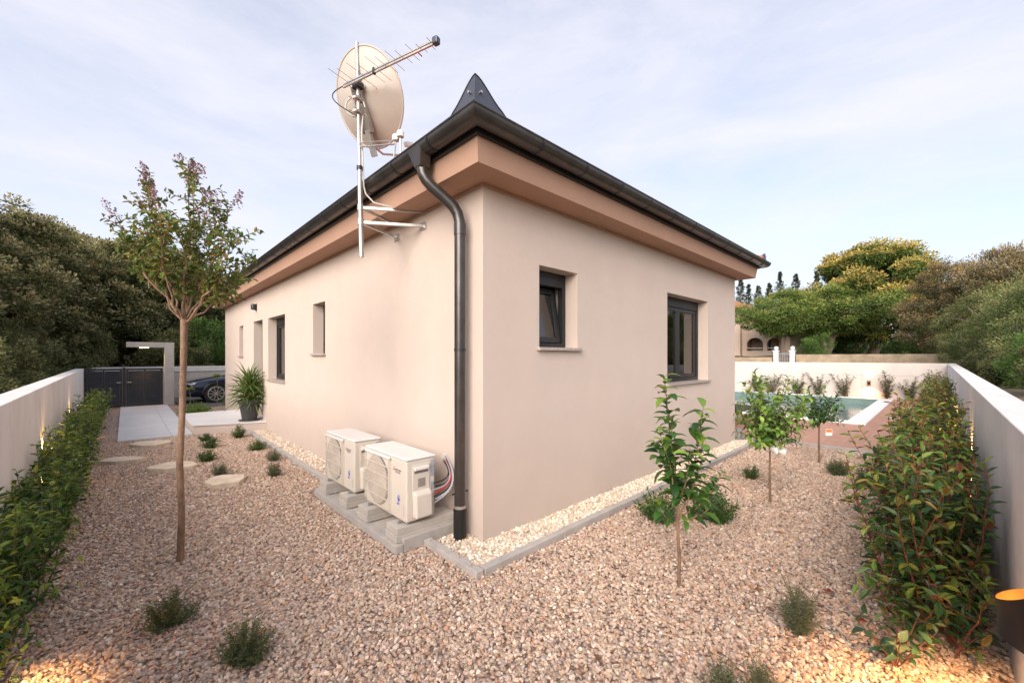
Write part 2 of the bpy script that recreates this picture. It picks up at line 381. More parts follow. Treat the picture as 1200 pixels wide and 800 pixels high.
W(MB().prism(PLAT, .0, .185).build('base', M['stucco']), pl)
W(MB().prism([(-1.262, 8.10), (-.002, 7.60), (-.002, 10.46), (-1.262, 10.46)], .187, .212).build('top_slab', M['white_tile']), pl)

# kerbs round the pebble strip
def kerb(pts, wd=.07, h=.055, parent=None):
    mb = MB()
    for (x0, y0), (x1, y1) in zip(pts, pts[1:]):
        d = Vector((x1-x0, y1-y0)); n = max(1, round(d.length/1.0)); u = d.normalized(); p = Vector((-u.y, u.x))*wd/2
        for i in range(n):
            a = Vector((x0, y0))+d*(i/n)+u*.004; b = Vector((x0, y0))+d*((i+1)/n)-u*.004
            hh = h+random.uniform(-.003, .003)
            q = [a-p, b-p, b+p, a+p]
            mb.prism([(v.x, v.y) for v in q], -.03, hh)
    return mb
tag(kerb([(-.36, .335), (-.37, -.42)]).build('kerb', M['kerb'], bevel=.004), kind='structure')
tag(kerb([(-.325, -.385), (2.5, -.365), (6.86, -.345)]).build('kerb', M['kerb'], bevel=.004), kind='structure')
tag(kerb([(-.60, 2.42), (-.36, 2.60), (-.34, 7.72)]).build('kerb', M['kerb'], bevel=.004), kind='structure')
tag(kerb([(6.91, -3.0), (6.91, 2.0)], .09, .05).build('kerb', M['kerb'], bevel=.004), kind='structure')

# stones -----------------------------------------------------------
PHI = (1+5**.5)/2
ICO_V = nrm(np.array([(-1, PHI, 0), (1, PHI, 0), (-1, -PHI, 0), (1, -PHI, 0), (0, -1, PHI), (0, 1, PHI), (0, -1, -PHI), (0, 1, -PHI), (PHI, 0, -1), (PHI, 0, 1), (-PHI, 0, -1), (-PHI, 0, 1)], float))
ICO_F = np.array([(0, 11, 5), (0, 5, 1), (0, 1, 7), (0, 7, 10), (0, 10, 11), (1, 5, 9), (5, 11, 4), (11, 10, 2), (10, 7, 6), (7, 1, 8), (3, 9, 4), (3, 4, 2), (3, 2, 6), (3, 6, 8), (3, 8, 9), (4, 9, 5), (2, 4, 11), (6, 2, 10), (8, 6, 7), (9, 8, 1)])
def stones(name, XY, Z, rad, pal, label=None, cat=None, kind=None):
    n = len(XY)
    V = ICO_V[None]*(1+rng.normal(0, .24, (n, 12, 1)))
    S = rad[:, None]*np.stack([rng.uniform(.85, 1.35, n), rng.uniform(.65, 1.0, n), rng.uniform(.5, .8, n)], 1)
    V = V*S[:, None, :]
    # random rotation: tilt then spin
    q = rng.normal(size=(n, 4)); q[:, 1:3] *= .35; q[:, 0] += 0; q = nrm(q)
    a, b, c, d = q[:, 0], q[:, 1], q[:, 2], q[:, 3]
    Rm = np.stack([1-2*(c*c+d*d), 2*(b*c-a*d), 2*(b*d+a*c), 2*(b*c+a*d), 1-2*(b*b+d*d), 2*(c*d-a*b), 2*(b*d-a*c), 2*(c*d+a*b), 1-2*(b*b+c*c)], 1).reshape(n, 3, 3)
    V = np.einsum('nij,nkj->nki', Rm, V)
    V[:, :, 0] += XY[:, 0, None]; V[:, :, 1] += XY[:, 1, None]; V[:, :, 2] += Z[:, None]
    F = (ICO_F[None]+(np.arange(n)*12)[:, None, None]).reshape(-1, 3)
    o = npmesh(name, V.reshape(-1, 3), F, M['pebble'], None, np.repeat(pick(pal, n, .13, .15), 12, 0))
    return tag(o, label, cat, kind=kind)
def inrect(P, x0, x1, y0, y1): return (P[:, 0] > x0) & (P[:, 0] < x1) & (P[:, 1] > y0) & (P[:, 1] < y1)
def gravel_layer(dens, rad, zoff, maxd, mind=0):
    x0, x1, y0, y1 = -3.2, 6.86, -3.05, 12
    n = int((x1-x0)*(y1-y0)*dens); P = np.stack([rng.uniform(x0, x1, n), rng.uniform(y0, y1, n)], 1)
    d = np.hypot(P[:, 0]-CX, P[:, 1]-CY)
    f = (P[:, 0]-CX)*FWD.x+(P[:, 1]-CY)*FWD.y; lat = abs((P[:, 0]-CX)*RGT.x+(P[:, 1]-CY)*RGT.y)
    k = (d < maxd) & (d >= mind) & (f > -.2) & (lat < f*1.35+1.0)
    k &= ~inrect(P, -.40, 7, -.43, 30) & ~inrect(P, -.67, .1, .3, 2.5) & ~inrect(P, -.40, 0.1, 2.4, 8) & ~inrect(P, -1.27, .1, 7.9, 10.5) & ~inrect(P, -2.41, -1.25, 8.06, 16)
    P = P[k]; n = len(P)
    return P, rng.normal(zoff, .0035, n), rad*rng.uniform(.6, 1.25, n)
PAL_G = [(4, (0.482, 0.360, 0.280)), (3, (0.538, 0.411, 0.323)), (1.8, (0.604, 0.488, 0.393)), (2, (0.482, 0.318, 0.215)), (.5, (0.489, 0.271, 0.166)), (1.5, (0.366, 0.271, 0.208)), (.7, (0.687, 0.581, 0.479)), (1.4, (0.424, 0.331, 0.272))]
a = gravel_layer(3100, .0127, .004, 5.0); b = gravel_layer(2200, .0145, .004, 11.0, 5.0)
c = strip0 = np.concatenate([np.stack([rng.uniform(-.60, -.05, 26), rng.uniform(.40, 2.3, 26)], 1), np.stack([rng.uniform(-.39, -.33, 7), rng.uniform(-.4, .3, 7)], 1)])
stones('gravel', np.concatenate([a[0], b[0], c]), np.concatenate([a[1], b[1], np.full(33, .072)-.009*(np.arange(33) > 25)]), np.concatenate([a[2], b[2], rng.uniform(.008, .014, 33)]), PAL_G, 'pinkish grey and orange crushed gravel covering the garden', 'gravel', 'stuff')
PAL_W = [(4, (.66, .56, .45)), (3, (.74, .66, .56)), (2, (.55, .43, .32)), (1, (.46, .35, .26)), (1, (.80, .75, .68))]
def strip(rects, dens):
    out = []
    for x0, x1, y0, y1 in rects:
        n = int((x1-x0)*(y1-y0)*dens); out.append(np.stack([rng.uniform(x0, x1, n), rng.uniform(y0, y1, n)], 1))
    return np.concatenate(out)
P = strip([(-.325, -.01, -.345, .30), (-.01, 6.5, -.345, -.01), (-.31, -.01, 2.45, 7.6)], 2600)
stones('pebble_strip', P, rng.normal(.025, .006, len(P)), .0155*rng.uniform(.6, 1.2, len(P)), PAL_W, 'cream pebbles between the kerb and the house wall', 'pebbles', 'stuff')
tag(MB().box(-.325, -.003, -.345, .30, .001, .022).box(-.003, 6.5, -.345, -.003, .001, .022).box(-.31, -.003, 2.45, 7.6, .001, .022).build('pebble_bed', M['flag']), kind='structure')

# stepping stones
def flagstone(x, y, rx, ry, rot, label, n=7):
    pts = []
    for i in range(n):
        a = 2*math.pi*i/n+random.uniform(-.30, .30); r = random.uniform(.78, 1.18)
        px, py = rx*r*math.cos(a), ry*r*math.sin(a); pts.append((px*math.cos(rot)-py*math.sin(rot), px*math.sin(rot)+py*math.cos(rot)))
    o = MB().prism(pts, -.01, [.065]*n).build('stepping_stone', M['flag'], bevel=.008); o.location = (x, y, 0)
    return tag(o, label, 'stepping stone', 'pale flat stepping stones lying in the gravel')
flagstone(-1.92, 7.25, .34, .27, 2.2, 'pale flat stepping stone nearest to the white path')
flagstone(-2.33, 6.02, .30, .19, 2.5, 'narrow pale stepping stone closest to the left hedge')
flagstone(-1.74, 4.95, .34, .22, 2.4, 'yellowish stepping stone right behind the flowering tree trunk')
flagstone(-1.33, 3.62, .26, .22, 2.1, 'white stepping stone nearest the camera, right of the tree trunk')

# ------------------------------------------------------------------ the house
HX, HY = 6.36, 12.77; ZS = 3.18
house = empty('house', (0, 0, 0), 'single storey beige rendered house with dark gutters and deep eaves', 'house')
def wall_faces(mb, tr, u0, u1, z0, z1, ops, depth, inner):
    """outer skin with openings, reveals and inner skin; tr(u, d, z) maps to world with d = depth into the wall"""
    us = sorted({u0, u1, *[o[0] for o in ops], *[o[1] for o in ops]}); zs = sorted({z0, z1, *[o[2] for o in ops], *[o[3] for o in ops]})
    for i in range(len(us)-1):
        for j in range(len(zs)-1):
            cu, cz = (us[i]+us[i+1])/2, (zs[j]+zs[j+1])/2
            if any(o[0] < cu < o[1] and o[2] < cz < o[3] for o in ops): continue
            for d in (0, inner): mb.add([tr(us[i], d, zs[j]), tr(us[i+1], d, zs[j]), tr(us[i+1], d, zs[j+1]), tr(us[i], d, zs[j+1])], [(0, 1, 2, 3)])
    for a, b, c, d in ops:
        for p, q in (((a, c), (b, c)), ((b, c), (b, d)), ((b, d), (a, d)), ((a, d), (a, c))):
            mb.add([tr(p[0], 0, p[1]), tr(q[0], 0, q[1]), tr(q[0], inner, q[1]), tr(p[0], inner, p[1])], [(0, 1, 2, 3)])
TL = lambda u, d, z: (d, u, z)       # left face x = 0, depth +x
TR = lambda u, d, z: (u, d, z)       # right face y = 0, depth +y
opL = [(3.92, 4.49, 1.70, 2.53), (6.15, 7.46, 1.16, 2.50), (7.96, 8.86, .215, 2.51), (10.08, 10.59, 1.67, 2.49)]
opR = [(.73, 1.355, 1.745, 2.575), (3.51, 5.03, 1.25, 2.60)]
mb = MB()
wall_faces(mb, TL, 0, HY, -.05, ZS+.02, opL, .16, .32)
wall_faces(mb, TR, 0, HX, -.05, ZS+.02, opR, .16, .32)
mb.add([(HX, 0, -.05), (HX, HY, -.05), (HX, HY, ZS+.02), (HX, 0, ZS+.02)], [(0, 1, 2, 3)])
mb.add([(0, HY, -.05), (HX, HY, -.05), (HX, HY, ZS+.02), (0, HY, ZS+.02)], [(0, 1, 2, 3)])
mb.build('wall', M['stucco'], house)
rm = MB()   # rooms behind the walls
rm.add([(.33, .33, .2), (HX-.02, .33, .2), (HX-.02, HY-.02, .2), (.33, HY-.02, .2)], [(0, 1, 2, 3)])
rm.add([(.33, .33, 2.8), (HX-.02, .33, 2.8), (HX-.02, HY-.02, 2.8), (.33, HY-.02, 2.8)], [(0, 1, 2, 3)])
rm.box(.34, HX-.03, 3.0, 3.1, .2, 2.8).box(2.6, 2.7, .34, 3.0, .2, 2.8).box(2.6, 2.7, 3.1, HY-.03, .2, 2.8)
rm.build('interior_wall', M['room'], house)

def frame_box(mb, tr, a, b, c, d, d0, d1, t):
    def bx(u0, u1, z0, z1):
        p = tr(u0, d0, z0); q = tr(u1, d1, z1); mb.box(min(p[0], q[0]), max(p[0], q[0]), min(p[1], q[1]), max(p[1], q[1]), z0, z1)
    bx(a, a+t, c, d); bx(b-t, b, c, d); bx(a+t, b-t, c, c+t); bx(a+t, b-t, d-t, d)
def tbox(mb, tr, u0, u1, d0, d1, z0, z1):
    p = tr(u0, d0, z0); q = tr(u1, d1, z1); mb.box(min(p[0], q[0]), max(p[0], q[0]), min(p[1], q[1]), max(p[1], q[1]), z0, z1)
def window(tr, a, b, c, d, sashes=1, label=None, tilt=0, curtain=False, sill=True, shutter=True, fd=.165):
    w = MB(); e = .004
    frame_box(w, tr, a+e, b-e, c+e, d-e, fd, fd+.075, .05)
    if shutter: tbox(w, tr, a+.054, b-.054, fd+.004, fd+.07, d-.15, d-.054)
    wo = w.build('window', M['frame'], house, bevel=.003)
    if label: wo['label'] = label
    top = d-.155 if shutter else d-.058
    n = sashes; ww = (b-a-.112)/n
    for i in range(n):
        u0 = a+.056+i*ww; u1 = u0+ww
        s = MB(); frame_box(s, tr, u0+.002, u1-.002, c+.058, top, fd+.02, fd+.085, .06)
        g = MB(); tbox(g, tr, u0+.064, u1-.064, fd+.045, fd+.053, c+.12, top-.062)
        if tilt:
            piv = Vector(tr((u0+u1)/2, fd+.05, c+.06)); ax = 'X' if tr is TR else 'Y'
            m = Matrix.Translation(piv) @ Matrix.Rotation(R(-tilt) if tr is TR else R(tilt), 4, ax) @ Matrix.Translation(-piv)
            s.xf(m); g.xf(m)
            hd = MB(); tbox(hd, tr, u0+.02, u0+.04, fd-.0, fd+.02, 2.1, 2.25)
        so_ = s.build('sash', M['frame'], wo, bevel=.003)
        g.build('pane', M['glass'], wo)
    if sill:
        s = MB(); tbox(s, tr, a-.035, b+.035, -.045, fd+.03, c-.03, c+.002); s.build('sill', M['stone_sill'], wo, bevel=.003)
    if curtain:
        for (q0, q1) in curtain:
            k = 60; vs_ = []
            for i in range(k+1):
                u = q0+(q1-q0)*i/k; dd = .36+.022*math.sin(i*1.05)+.012*math.sin(i*.37)
                vs_ += [tr(u, dd, c-.1), tr(u, dd, d+.05)]
            MB().add(vs_, [(2*i, 2*i+2, 2*i+3, 2*i+1) for i in range(k)]).build('curtain', M['curtain'], wo, smooth=True)
    return wo
window(TR, .73, 1.355, 1.745, 2.575, 1, 'small dark window with its sash tilted inwards', tilt=9)
window(TR, 3.51, 5.03, 1.25, 2.60, 2, 'wide dark two-sash window with beige curtains', curtain=[(3.55, 3.95), (4.2, 4.98)])
window(TL, 3.92, 4.49, 1.70, 2.53, 1, 'small narrow window nearest the antenna', shutter=False)
window(TL, 6.15, 7.46, 1.16, 2.50, 2, 'tall dark window above the potted plant', curtain=[(6.2, 6.6)])
window(TL, 10.08, 10.59, 1.67, 2.49, 1, 'small narrow window at the far end of the house', shutter=False)
dr = MB(); frame_box(dr, TL, 7.964, 8.856, .217, 2.506, .18, .25, .07); do = dr.build('door', M['frame'], house, bevel=.003)
d2 = MB(); tbox(d2, TL, 8.036, 8.784, .19, .235, .22, 2.43); d2.build('door_leaf', M['frame'], do)
d3 = MB(); tbox(d3, TL, 8.10, 8.12, .12, .14, .9, 1.5); tbox(d3, TL, 8.10, 8.12, .14, .19, .95, .97); tbox(d3, TL, 8.10, 8.12, .14, .19, 1.43, 1.45); d3.build('handle', M['galv'], do)
# wall lamp beside the door
lm = MB(); lm.box(-.012, -.001, 8.50, 8.60, 2.76, 2.92); wl = lm.build('wall_lamp', M['anthracite'], house)
MB().lathe([(.04, -.07), (.055, -.06), (.06, .0), (.055, .06), (.035, .075)], 16, (-.062, 8.55, 2.84)).build('lamp_shade', M['anthracite'], wl, smooth=True)
MB().lathe([(.036, -.078), (.036, -.071)], 16, (-.062, 8.55, 2.84)).build('lens', M['paper'], wl)

# eave box
OV = .285; EZ0, EZ1 = ZS, 3.375
OV2 = .315
e = MB()
ring = lambda o, z: [(-o, -o, z), (HX+o-.02, -o, z), (HX+o-.02, HY+o, z), (-o, HY+o, z)]
r0, r1, r2 = ring(OV, EZ0), ring(OV2, EZ1), [(0.001, .001, EZ0), (HX, .001, EZ0), (HX, HY, EZ0), (.001, HY, EZ0)]
for i in range(4):
    j = (i+1) % 4
    e.add([r0[i], r0[j], r1[j], r1[i]], [(0, 1, 2, 3)]); e.add([r2[i], r2[j], r0[j], r0[i]], [(0, 1, 2, 3)])
e.build('eave', M['eave'], house)
# thin shadow-gap trim between wall and soffit
e = MB(); e.box(-.018, -.002, -.018, HY, EZ0-.03, EZ0-.003).box(-.002, HX, -.018, -.002, EZ0-.03, EZ0-.003); e.build('cornice', M['eave'], house)
# dark board under the gutter
e = MB()
for a_, b_ in ((.327, 3.377),):
    x0, x1, y0, y1 = -a_-.02, HX+a_, -a_-.02, HY+a_
    for (p0, p1, q0, q1) in ((x0, x0+.03, y0, y1), (x1-.03, x1, y0, y1), (x0+.03, x1-.03, y0, y0+.03), (x0+.03, x1-.03, y1-.03, y1)):
        e.box(p0, p1, q0, q1, EZ1-.012, 3.50)
    e.box(x0+.031, x1-.031, y0+.031, y1-.031, EZ1-.004, EZ1+.004)
e.build('eave_board', M['black'], house)
# hip roof
GO = .36; ZR = 3.50; sl = math.tan(R(19)); hw = (HX+2*GO)/2; cxm = HX/2
rf = MB(); c0 = [(-GO, -GO), (HX+GO, -GO), (HX+GO, HY+GO), (-GO, HY+GO)]
rid = [(cxm, -GO+hw, ZR+hw*sl), (cxm, HY+GO-hw, ZR+hw*sl)]
vv = [(x, y, ZR) for x, y in c0]+rid
rf.add(vv, [(0, 1, 4), (1, 2, 5, 4), (2, 3, 5), (3, 0, 4, 5)])
# tile noses along the eaves: short half barrels laid up the slope
def barrel(x, y, dx, dy, r=.062, Ln=.35):
    n = 6; vs_ = []
    for t in (0, 1):
        for k in range(n+1):
            a_ = math.pi*k/n; off = r*math.cos(a_); up = r*.8*math.sin(a_)
            vs_.append((x+dx*Ln*t+(-dy)*off, y+dy*Ln*t+dx*off, ZR+.005+Ln*t*sl+up))
    rf.add(vs_, [(k, k+1, n+2+k, n+1+k) for k in range(n)]+[tuple(range(n+1))])
x = -.25
while x < HX+GO: barrel(x, -GO-.03, 0, 1); x += .21
y = -.25
while y < HY+GO: barrel(-GO-.03, y, 1, 0); y += .21
roof = rf.build('roof', M['tile'], house, smooth=True)
hp = MB()
for (cx_, cy_), (ex, ey, ez) in zip(c0, (rid[0], rid[0], rid[1], rid[1])):
    n_ = 14
    for i in range(n_):
        t0, t1 = i/n_, (i+1.06)/n_
        if (cx_, cy_) == c0[0] and i == 0: continue
        hp.tube([(cx_+(ex-cx_)*t0, cy_+(ey-cy_)*t0, ZR+.03+(ez-ZR)*t0), (cx_+(ex-cx_)*t1, cy_+(ey-cy_)*t1, ZR+.02+(ez-ZR)*t1)], [.09, .075], 12)
hp.tube([(*rid[0][:2], rid[0][2]+.02), (*rid[1][:2], rid[1][2]+.02)], .09, 12)
hp.build('ridge_tile', M['tile'], roof, smooth=True)

# gutters: half round profile swept round the eave
GX, GZ, GR = .405, 3.472, .088
def gut_sect(n=12):
    p = [(-math.cos(math.pi*k/n)*GR, -math.sin(math.pi*k/n)*GR) for k in range(n+1)]
    q = [(-math.cos(math.pi*k/n)*(GR-.005), -math.sin(math.pi*k/n)*(GR-.005)) for k in range(n+1)]
    lip = []
    return p+q[::-1]
SEC = gut_sect()
def sweep_ring(sec, name, m, closed=True, bead=True):
    cs = [(-1, -1, 0, 0), (1, -1, HX, 0), (1, 1, HX, HY), (-1, 1, 0, HY)]
    mb = MB(); n = len(sec); vs_ = []
    for sx, sy, bx_, by_ in cs:
        for o, z in sec: vs_.append((bx_+sx*(GX+o), by_+sy*(GX+o), GZ+z))
    fs = [(i*n+k, ((i+1) % 4)*n+k, ((i+1) % 4)*n+(k+1) % n, i*n+(k+1) % n) for i in range(4) for k in range(n)]
    mb.add(vs_, fs)
    if bead:   # rolled outer lip
        q = GX+GR
        pts = [(-q, -q, GZ), (HX+q, -q, GZ), (HX+q, HY+q, GZ), (-q, HY+q, GZ)]
        for i in range(4): mb.tube([pts[i], pts[(i+1) % 4]], .009, 8)
    return mb
gut = sweep_ring(SEC, 'gutter', M['gutter']).build('gutter', M['gutter'], house, smooth=True)
def bracket(cx_, cy_, ax):
    n = 12; mb = MB()
    for wd, rr in ((.011, GR+.006),):
        vs_ = []
        for s_ in (-wd, wd):
            for r_ in (GR+.001, rr):
                for k in range(n+1):
                    a_ = math.pi*k/n; o = -math.cos(a_)*r_; z = -math.sin(a_)*r_
                    vs_.append((cx_-o*0+(s_ if ax == 'x' else o*-1), cy_+(s_ if ax == 'y' else -o), GZ+z) if False else ((cx_+s_, cy_+o, GZ+z) if ax == 'x' else (cx_+o, cy_+s_, GZ+z)))
        m_ = n+1
        for k in range(n):
            mb.add([vs_[k], vs_[k+1], vs_[2*m_+k+1], vs_[2*m_+k]], [(0, 1, 2, 3)])
            mb.add([vs_[m_+k], vs_[m_+k+1], vs_[3*m_+k+1], vs_[3*m_+k]], [(0, 1, 2, 3)])
            mb.add([vs_[k], vs_[k+1], vs_[m_+k+1], vs_[m_+k]], [(0, 1, 2, 3)])
            mb.add([vs_[2*m_+k], vs_[2*m_+k+1], vs_[3*m_+k+1], vs_[3*m_+k]], [(0, 1, 2, 3)])
    return mb
for yy in [.02+.62*i for i in range(21)]: bracket(-GX, yy+.12, 'y').build('gutter_bracket', M['anthracite'], gut)
for xx in [.26+.62*i for i in range(11)]: bracket(xx, -GX, 'x').build('gutter_bracket', M['anthracite'], gut)
# seams: wider sleeves
for yy in (.0, 4.0, 8.0): pass
# corner cap plates
def cap(cx_, cy_, ux, uy, s=1.0, name='corner_cap'):
    """two concave wings meeting on a vertical fold over the roof corner"""
    n = 10; vs_ = []
    for wd, (dx, dy) in enumerate(((0, uy), (ux, 0))):
        for i in range(n+1):
            t = i/n; h = .175*s*(.5+.5*math.cos(math.pi*t**.9))**1.05+.03*s*min(1, (1-t)*6)+.03*s*(1-t)
            d = .33*s*t
            lean = .25
            nx, ny = (ux, uy)
            top = (cx_+dx*d+nx*h*lean*.5, cy_+dy*d+ny*h*lean*.5, 3.50+h)
            vs_ += [(cx_+dx*d, cy_+dy*d, 3.50), top, (cx_+dx*d+nx*.012, cy_+dy*d+ny*.012, 3.50), (top[0]+nx*.012, top[1]+ny*.012, top[2])]
    fs = []
    for wd in range(2):
        b = wd*(n+1)*4
        for i in range(n):
            a_ = b+4*i; c_ = a_+4
            fs += [(a_, c_, c_+1, a_+1), (a_+2, a_+3, c_+3, c_+2), (a_+1, c_+1, c_+3, a_+3), (a_, a_+2, c_+2, c_)]
        e_ = b+4*n; fs.append((e_, e_+2, e_+3, e_+1))
    mb = MB().add(vs_, fs)
    o = mb.build(name, M['cap'], roof)
    MB().tube([(cx_-ux*.012, cy_+uy*.06, 3.60), (cx_+ux*.03, cy_+uy*.06, 3.60)], .010, 8).build('screw', M['galv'], o); MB().tube([(cx_+ux*.06, cy_-uy*.012, 3.60), (cx_+ux*.06, cy_+uy*.03, 3.60)], .010, 8).build('screw', M['galv'], o)
    rim = MB()
    for wd in range(2):
        b = wd*(n+1)*4; rim.tube([vs_[b+4*i+1] for i in range(n+1)], .006, 6)
    rim.build('rim', M['anthracite'], o, smooth=True)
    return o
cap(-GX-.045, -GX-.045, 1, 1); cap(HX+GX+.03, -GX-.03, -1, 1, .7)

# downpipe
PX, PY, PR = -.115, .185, .05
pts = [(-.405, .34, 3.40), (-.405, .34, 3.30), (-.398, .337, 3.25), (-.375, .325, 3.20), (-.335, .303, 3.15), (-.22, .243, 3.045), (-.165, .213, 2.99), (-.132, .196, 2.93), (-.118, .187, 2.86), (PX, PY, 2.78), (PX, PY, .27)]
dp = MB().tube(pts, PR, 20).build('downpipe', M['gutter'], house, smooth=True)
fn = MB().obox((-.405, .34, 3.39), (.058, 0, 0), (0, .075, 0), (0, 0, .01))
fn = MB().add([(-.405-.088, .34-.115, 3.455), (-.405+.03, .34-.115, 3.455), (-.405+.03, .34+.115, 3.455), (-.405-.088, .34+.115, 3.455), (-.455, .29, 3.29), (-.355, .29, 3.29), (-.355, .39, 3.29), (-.455, .39, 3.29)],
              [(0, 1, 5, 4), (1, 2, 6, 5), (2, 3, 7, 6), (3, 0, 4, 7), (4, 5, 6, 7), (3, 2, 1, 0)]).build('outlet_funnel', M['gutter'], dp, bevel=.012)
MB().tube([(PX, PY, 2.74), (PX, PY, 2.84)], PR+.005, 20).build('pipe_collar', M['gutter'], dp, smooth=True)
MB().tube([(PX, PY, .0), (PX, PY, .29)], PR+.009, 20).build('pipe_boot', M['black'], dp, smooth=True)
MB().tube([(PX, PY, .30), (PX, PY, .325)], PR+.006, 20).build('pipe_clamp', M['galv'], dp, smooth=True)
MB().tube([(PX, PY, 1.7), (PX, PY, 1.725)], PR+.004, 20).build('pipe_clamp', M['anthracite'], dp, smooth=True)
MB().tube([(PX-.055, PY+.04, .42), (0, PY+.04, .42)], .008, 8).build('pipe_clamp', M['anthracite'], dp)

# ------------------------------------------------------------------ antenna mast, dish, tv antenna
MX, MY = -.55, 1.27
def mp_(z): t = (z-2.68)/2.2; return Vector((MX, MY+.11*t, z))
mast = empty('antenna_mast', (MX, MY, 2.68), 'galvanised antenna mast bracketed to the wall under the eave', 'mast')
W(MB().tube([mp_(2.66), mp_(3.6)], .024, 14).tube([mp_(3.55), mp_(4.90)], .019, 14).build('pole', M['galv'], smooth=True), mast)
for zc, s_ in ((3.02, 1), (3.17, 1)):
    for yy in (.98, 1.56):
        b_ = MB(); a_ = mp_(zc); e_ = Vector((-.004, yy, zc+.01)); d = (e_-a_); u = d.normalized(); w_ = Vector((0, 0, 1))
        b_.obox((a_+e_)/2, d/2, u.cross(w_)*.012, w_*.015); b_.box(-.014, -.002, yy-.05, yy+.05, zc-.03, zc+.05)
        W(b_.build('wall_bracket', M['galv'], bevel=.002), mast)
    W(MB().tube([mp_(zc-.03), mp_(zc+.03)], .032, 14).build('clamp', M['galv'], smooth=True), mast)
W(MB().tube([mp_(3.56), mp_(3.60)], .030, 14).build('clamp', M['black'], smooth=True), mast)
# bracing rod to the eave with two pulleys
rod = MB().tube([mp_(3.80), (-.47, .72, 3.63)], .008, 8).tube([mp_(3.84)+Vector((0, -.02, 0)), (-.46, .70, 3.66)], .005, 8).build('brace_rod', M['galv']); W(rod, mast)
for q in (0, .09):
    W(MB().lathe([(.02, -.03), (.032, -.025), (.032, .02), (.018, .035)], 12, (-.46, .72-q, 3.69)).build('insulator', M['paper'], smooth=True), mast)
W(MB().tube([(-.47, .74, 3.50), (-.46, .72, 3.66), (-.46, .63, 3.66), (-.47, .60, 3.5)], .009, 8).build('brace_hook', M['galv']), mast)
# satellite dish
DC = Vector((-.38, 1.47, 4.43)); AX = Vector((.935, .355, .42)).normalized()
dish = empty('satellite_dish', DC, 'round beige satellite dish seen from behind on the mast', 'satellite dish')
side = AX.cross(Vector((0, 0, 1))).normalized(); upv = side.cross(AX).normalized()
def dish_mesh():
    mb = MB(); nr, na = 10, 56; vs_ = []
    for lay in (0, 1):
        for i in range(nr+1):
            r = i/nr
            for j in range(na):
                a_ = 2*math.pi*j/na
                p = DC+side*(.43*r*math.cos(a_))+upv*(.47*r*math.sin(a_))+AX*(.13*(r*r)-.13+.008*lay)
                vs_.append(p)
    k = (nr+1)*na; fs = []
    for lay in (0, 1):
        for i in range(nr):
            for j in range(na):
                q = (lay*k+i*na+j, lay*k+i*na+(j+1) % na, lay*k+(i+1)*na+(j+1) % na, lay*k+(i+1)*na+j)
                fs.append(q if lay else q[::-1])
    for j in range(na): fs.append((nr*na+j, nr*na+(j+1) % na, k+nr*na+(j+1) % na, k+nr*na+j))
    mb.add(vs_, fs); return mb
W(dish_mesh().build('reflector', M['dish'], smooth=True), dish)
W(MB().tube([DC+side*(.437*math.cos(2*math.pi*j/56))+upv*(.477*math.sin(2*math.pi*j/56))+AX*.004 for j in range(57)], .011, 8).build('rim', M['dish'], smooth=True), dish)
bk = MB(); mpt = mp_(4.22); bc = DC-AX*.15-upv*.12
for s_ in (-.05, .05): bk.obox(bc+side*s_+AX*.0, upv*.22, side*.006, AX*.035)
bk.obox(bc+AX*.028, upv*.22, side*.055, AX*.005); W(bk.build('back_bracket', M['galv'], bevel=.002), dish)
bk = MB(); bk.obox(bc-upv*.32+AX*.0, upv*.13+side*.0, side*.03, AX*.02); W(bk.build('lnb_arm_stub', M['galv']), dish)
W(MB().tube([bc-upv*.33, bc-upv*.42+AX*.15, DC-upv*.55+AX*.45], .013, 10).build('lnb_arm', M['galv']), dish)
W(MB().obox(DC-upv*.42+AX*.52, AX*.06, side*.03, upv*.03).build('receiver_head', M['paper'], bevel=.01), dish)
for zz in (4.16, 4.30):
    mc = MB(); a_ = mp_(zz); mc.tube([a_-Vector((.05, .02, 0)), bc+Vector((0, 0, zz-4.23))], .007, 8); mc.obox(a_, Vector((.05, .02, 0)), Vector((-.012, .03, 0)), Vector((0, 0, .012)))
    mc.tube([a_+Vector((-.09, .02, 0)), a_+Vector((.04, .0, 0))], .005, 8); mc.tube([a_+Vector((-.07, -.05, .01)), a_+Vector((.05, -.02, .01))], .005, 8); W(mc.build('mast_clamp', M['galv']), dish)
# log periodic tv antenna
A0, A1 = Vector((-.66, 1.46, 4.44)), Vector((-.30, .30, 4.44)); bd = (A1-A0).normalized(); pv = Vector((-bd.y, bd.x, 0))
tv = empty('tv_antenna', mp_(4.44), 'long metal television aerial boom with thin cross rods on top of the mast', 'antenna')
W(MB().obox((A0+A1)/2+Vector((0, 0, .014)), (A1-A0)/2, pv*.009, (0, 0, .009)).obox((A0+A1)/2-Vector((0, 0, .014)), (A1-A0)/2, pv*.009, (0, 0, .009)).build('boom', M['galv'], bevel=.002), tv)
nE = 11
for i in range(nE):
    t = .06+.9*(i/(nE-1)); p = A0+(A1-A0)*t; hl = .19*(1-t)+.055
    s_ = 1 if i % 2 else -1
    el = MB(); el.tube([p+Vector((0, 0, .014*s_)), p+pv*hl+Vector((0, 0, .014*s_))], .0028, 6); el.tube([p-Vector((0, 0, .014*s_)), p-pv*hl-Vector((0, 0, .014*s_))], .0028, 6); W(el.build('cross_rod', M['galv']), tv)
W(MB().obox(A1+bd*.01, bd*.03, pv*.028, (0, 0, .032)).build('end_cap', M['cap'], bevel=.012), tv)
W(MB().obox(A0+bd*.45, bd*.012, pv*.016, (0, 0, .03)).build('spacer', M['black'], bevel=.003), tv)
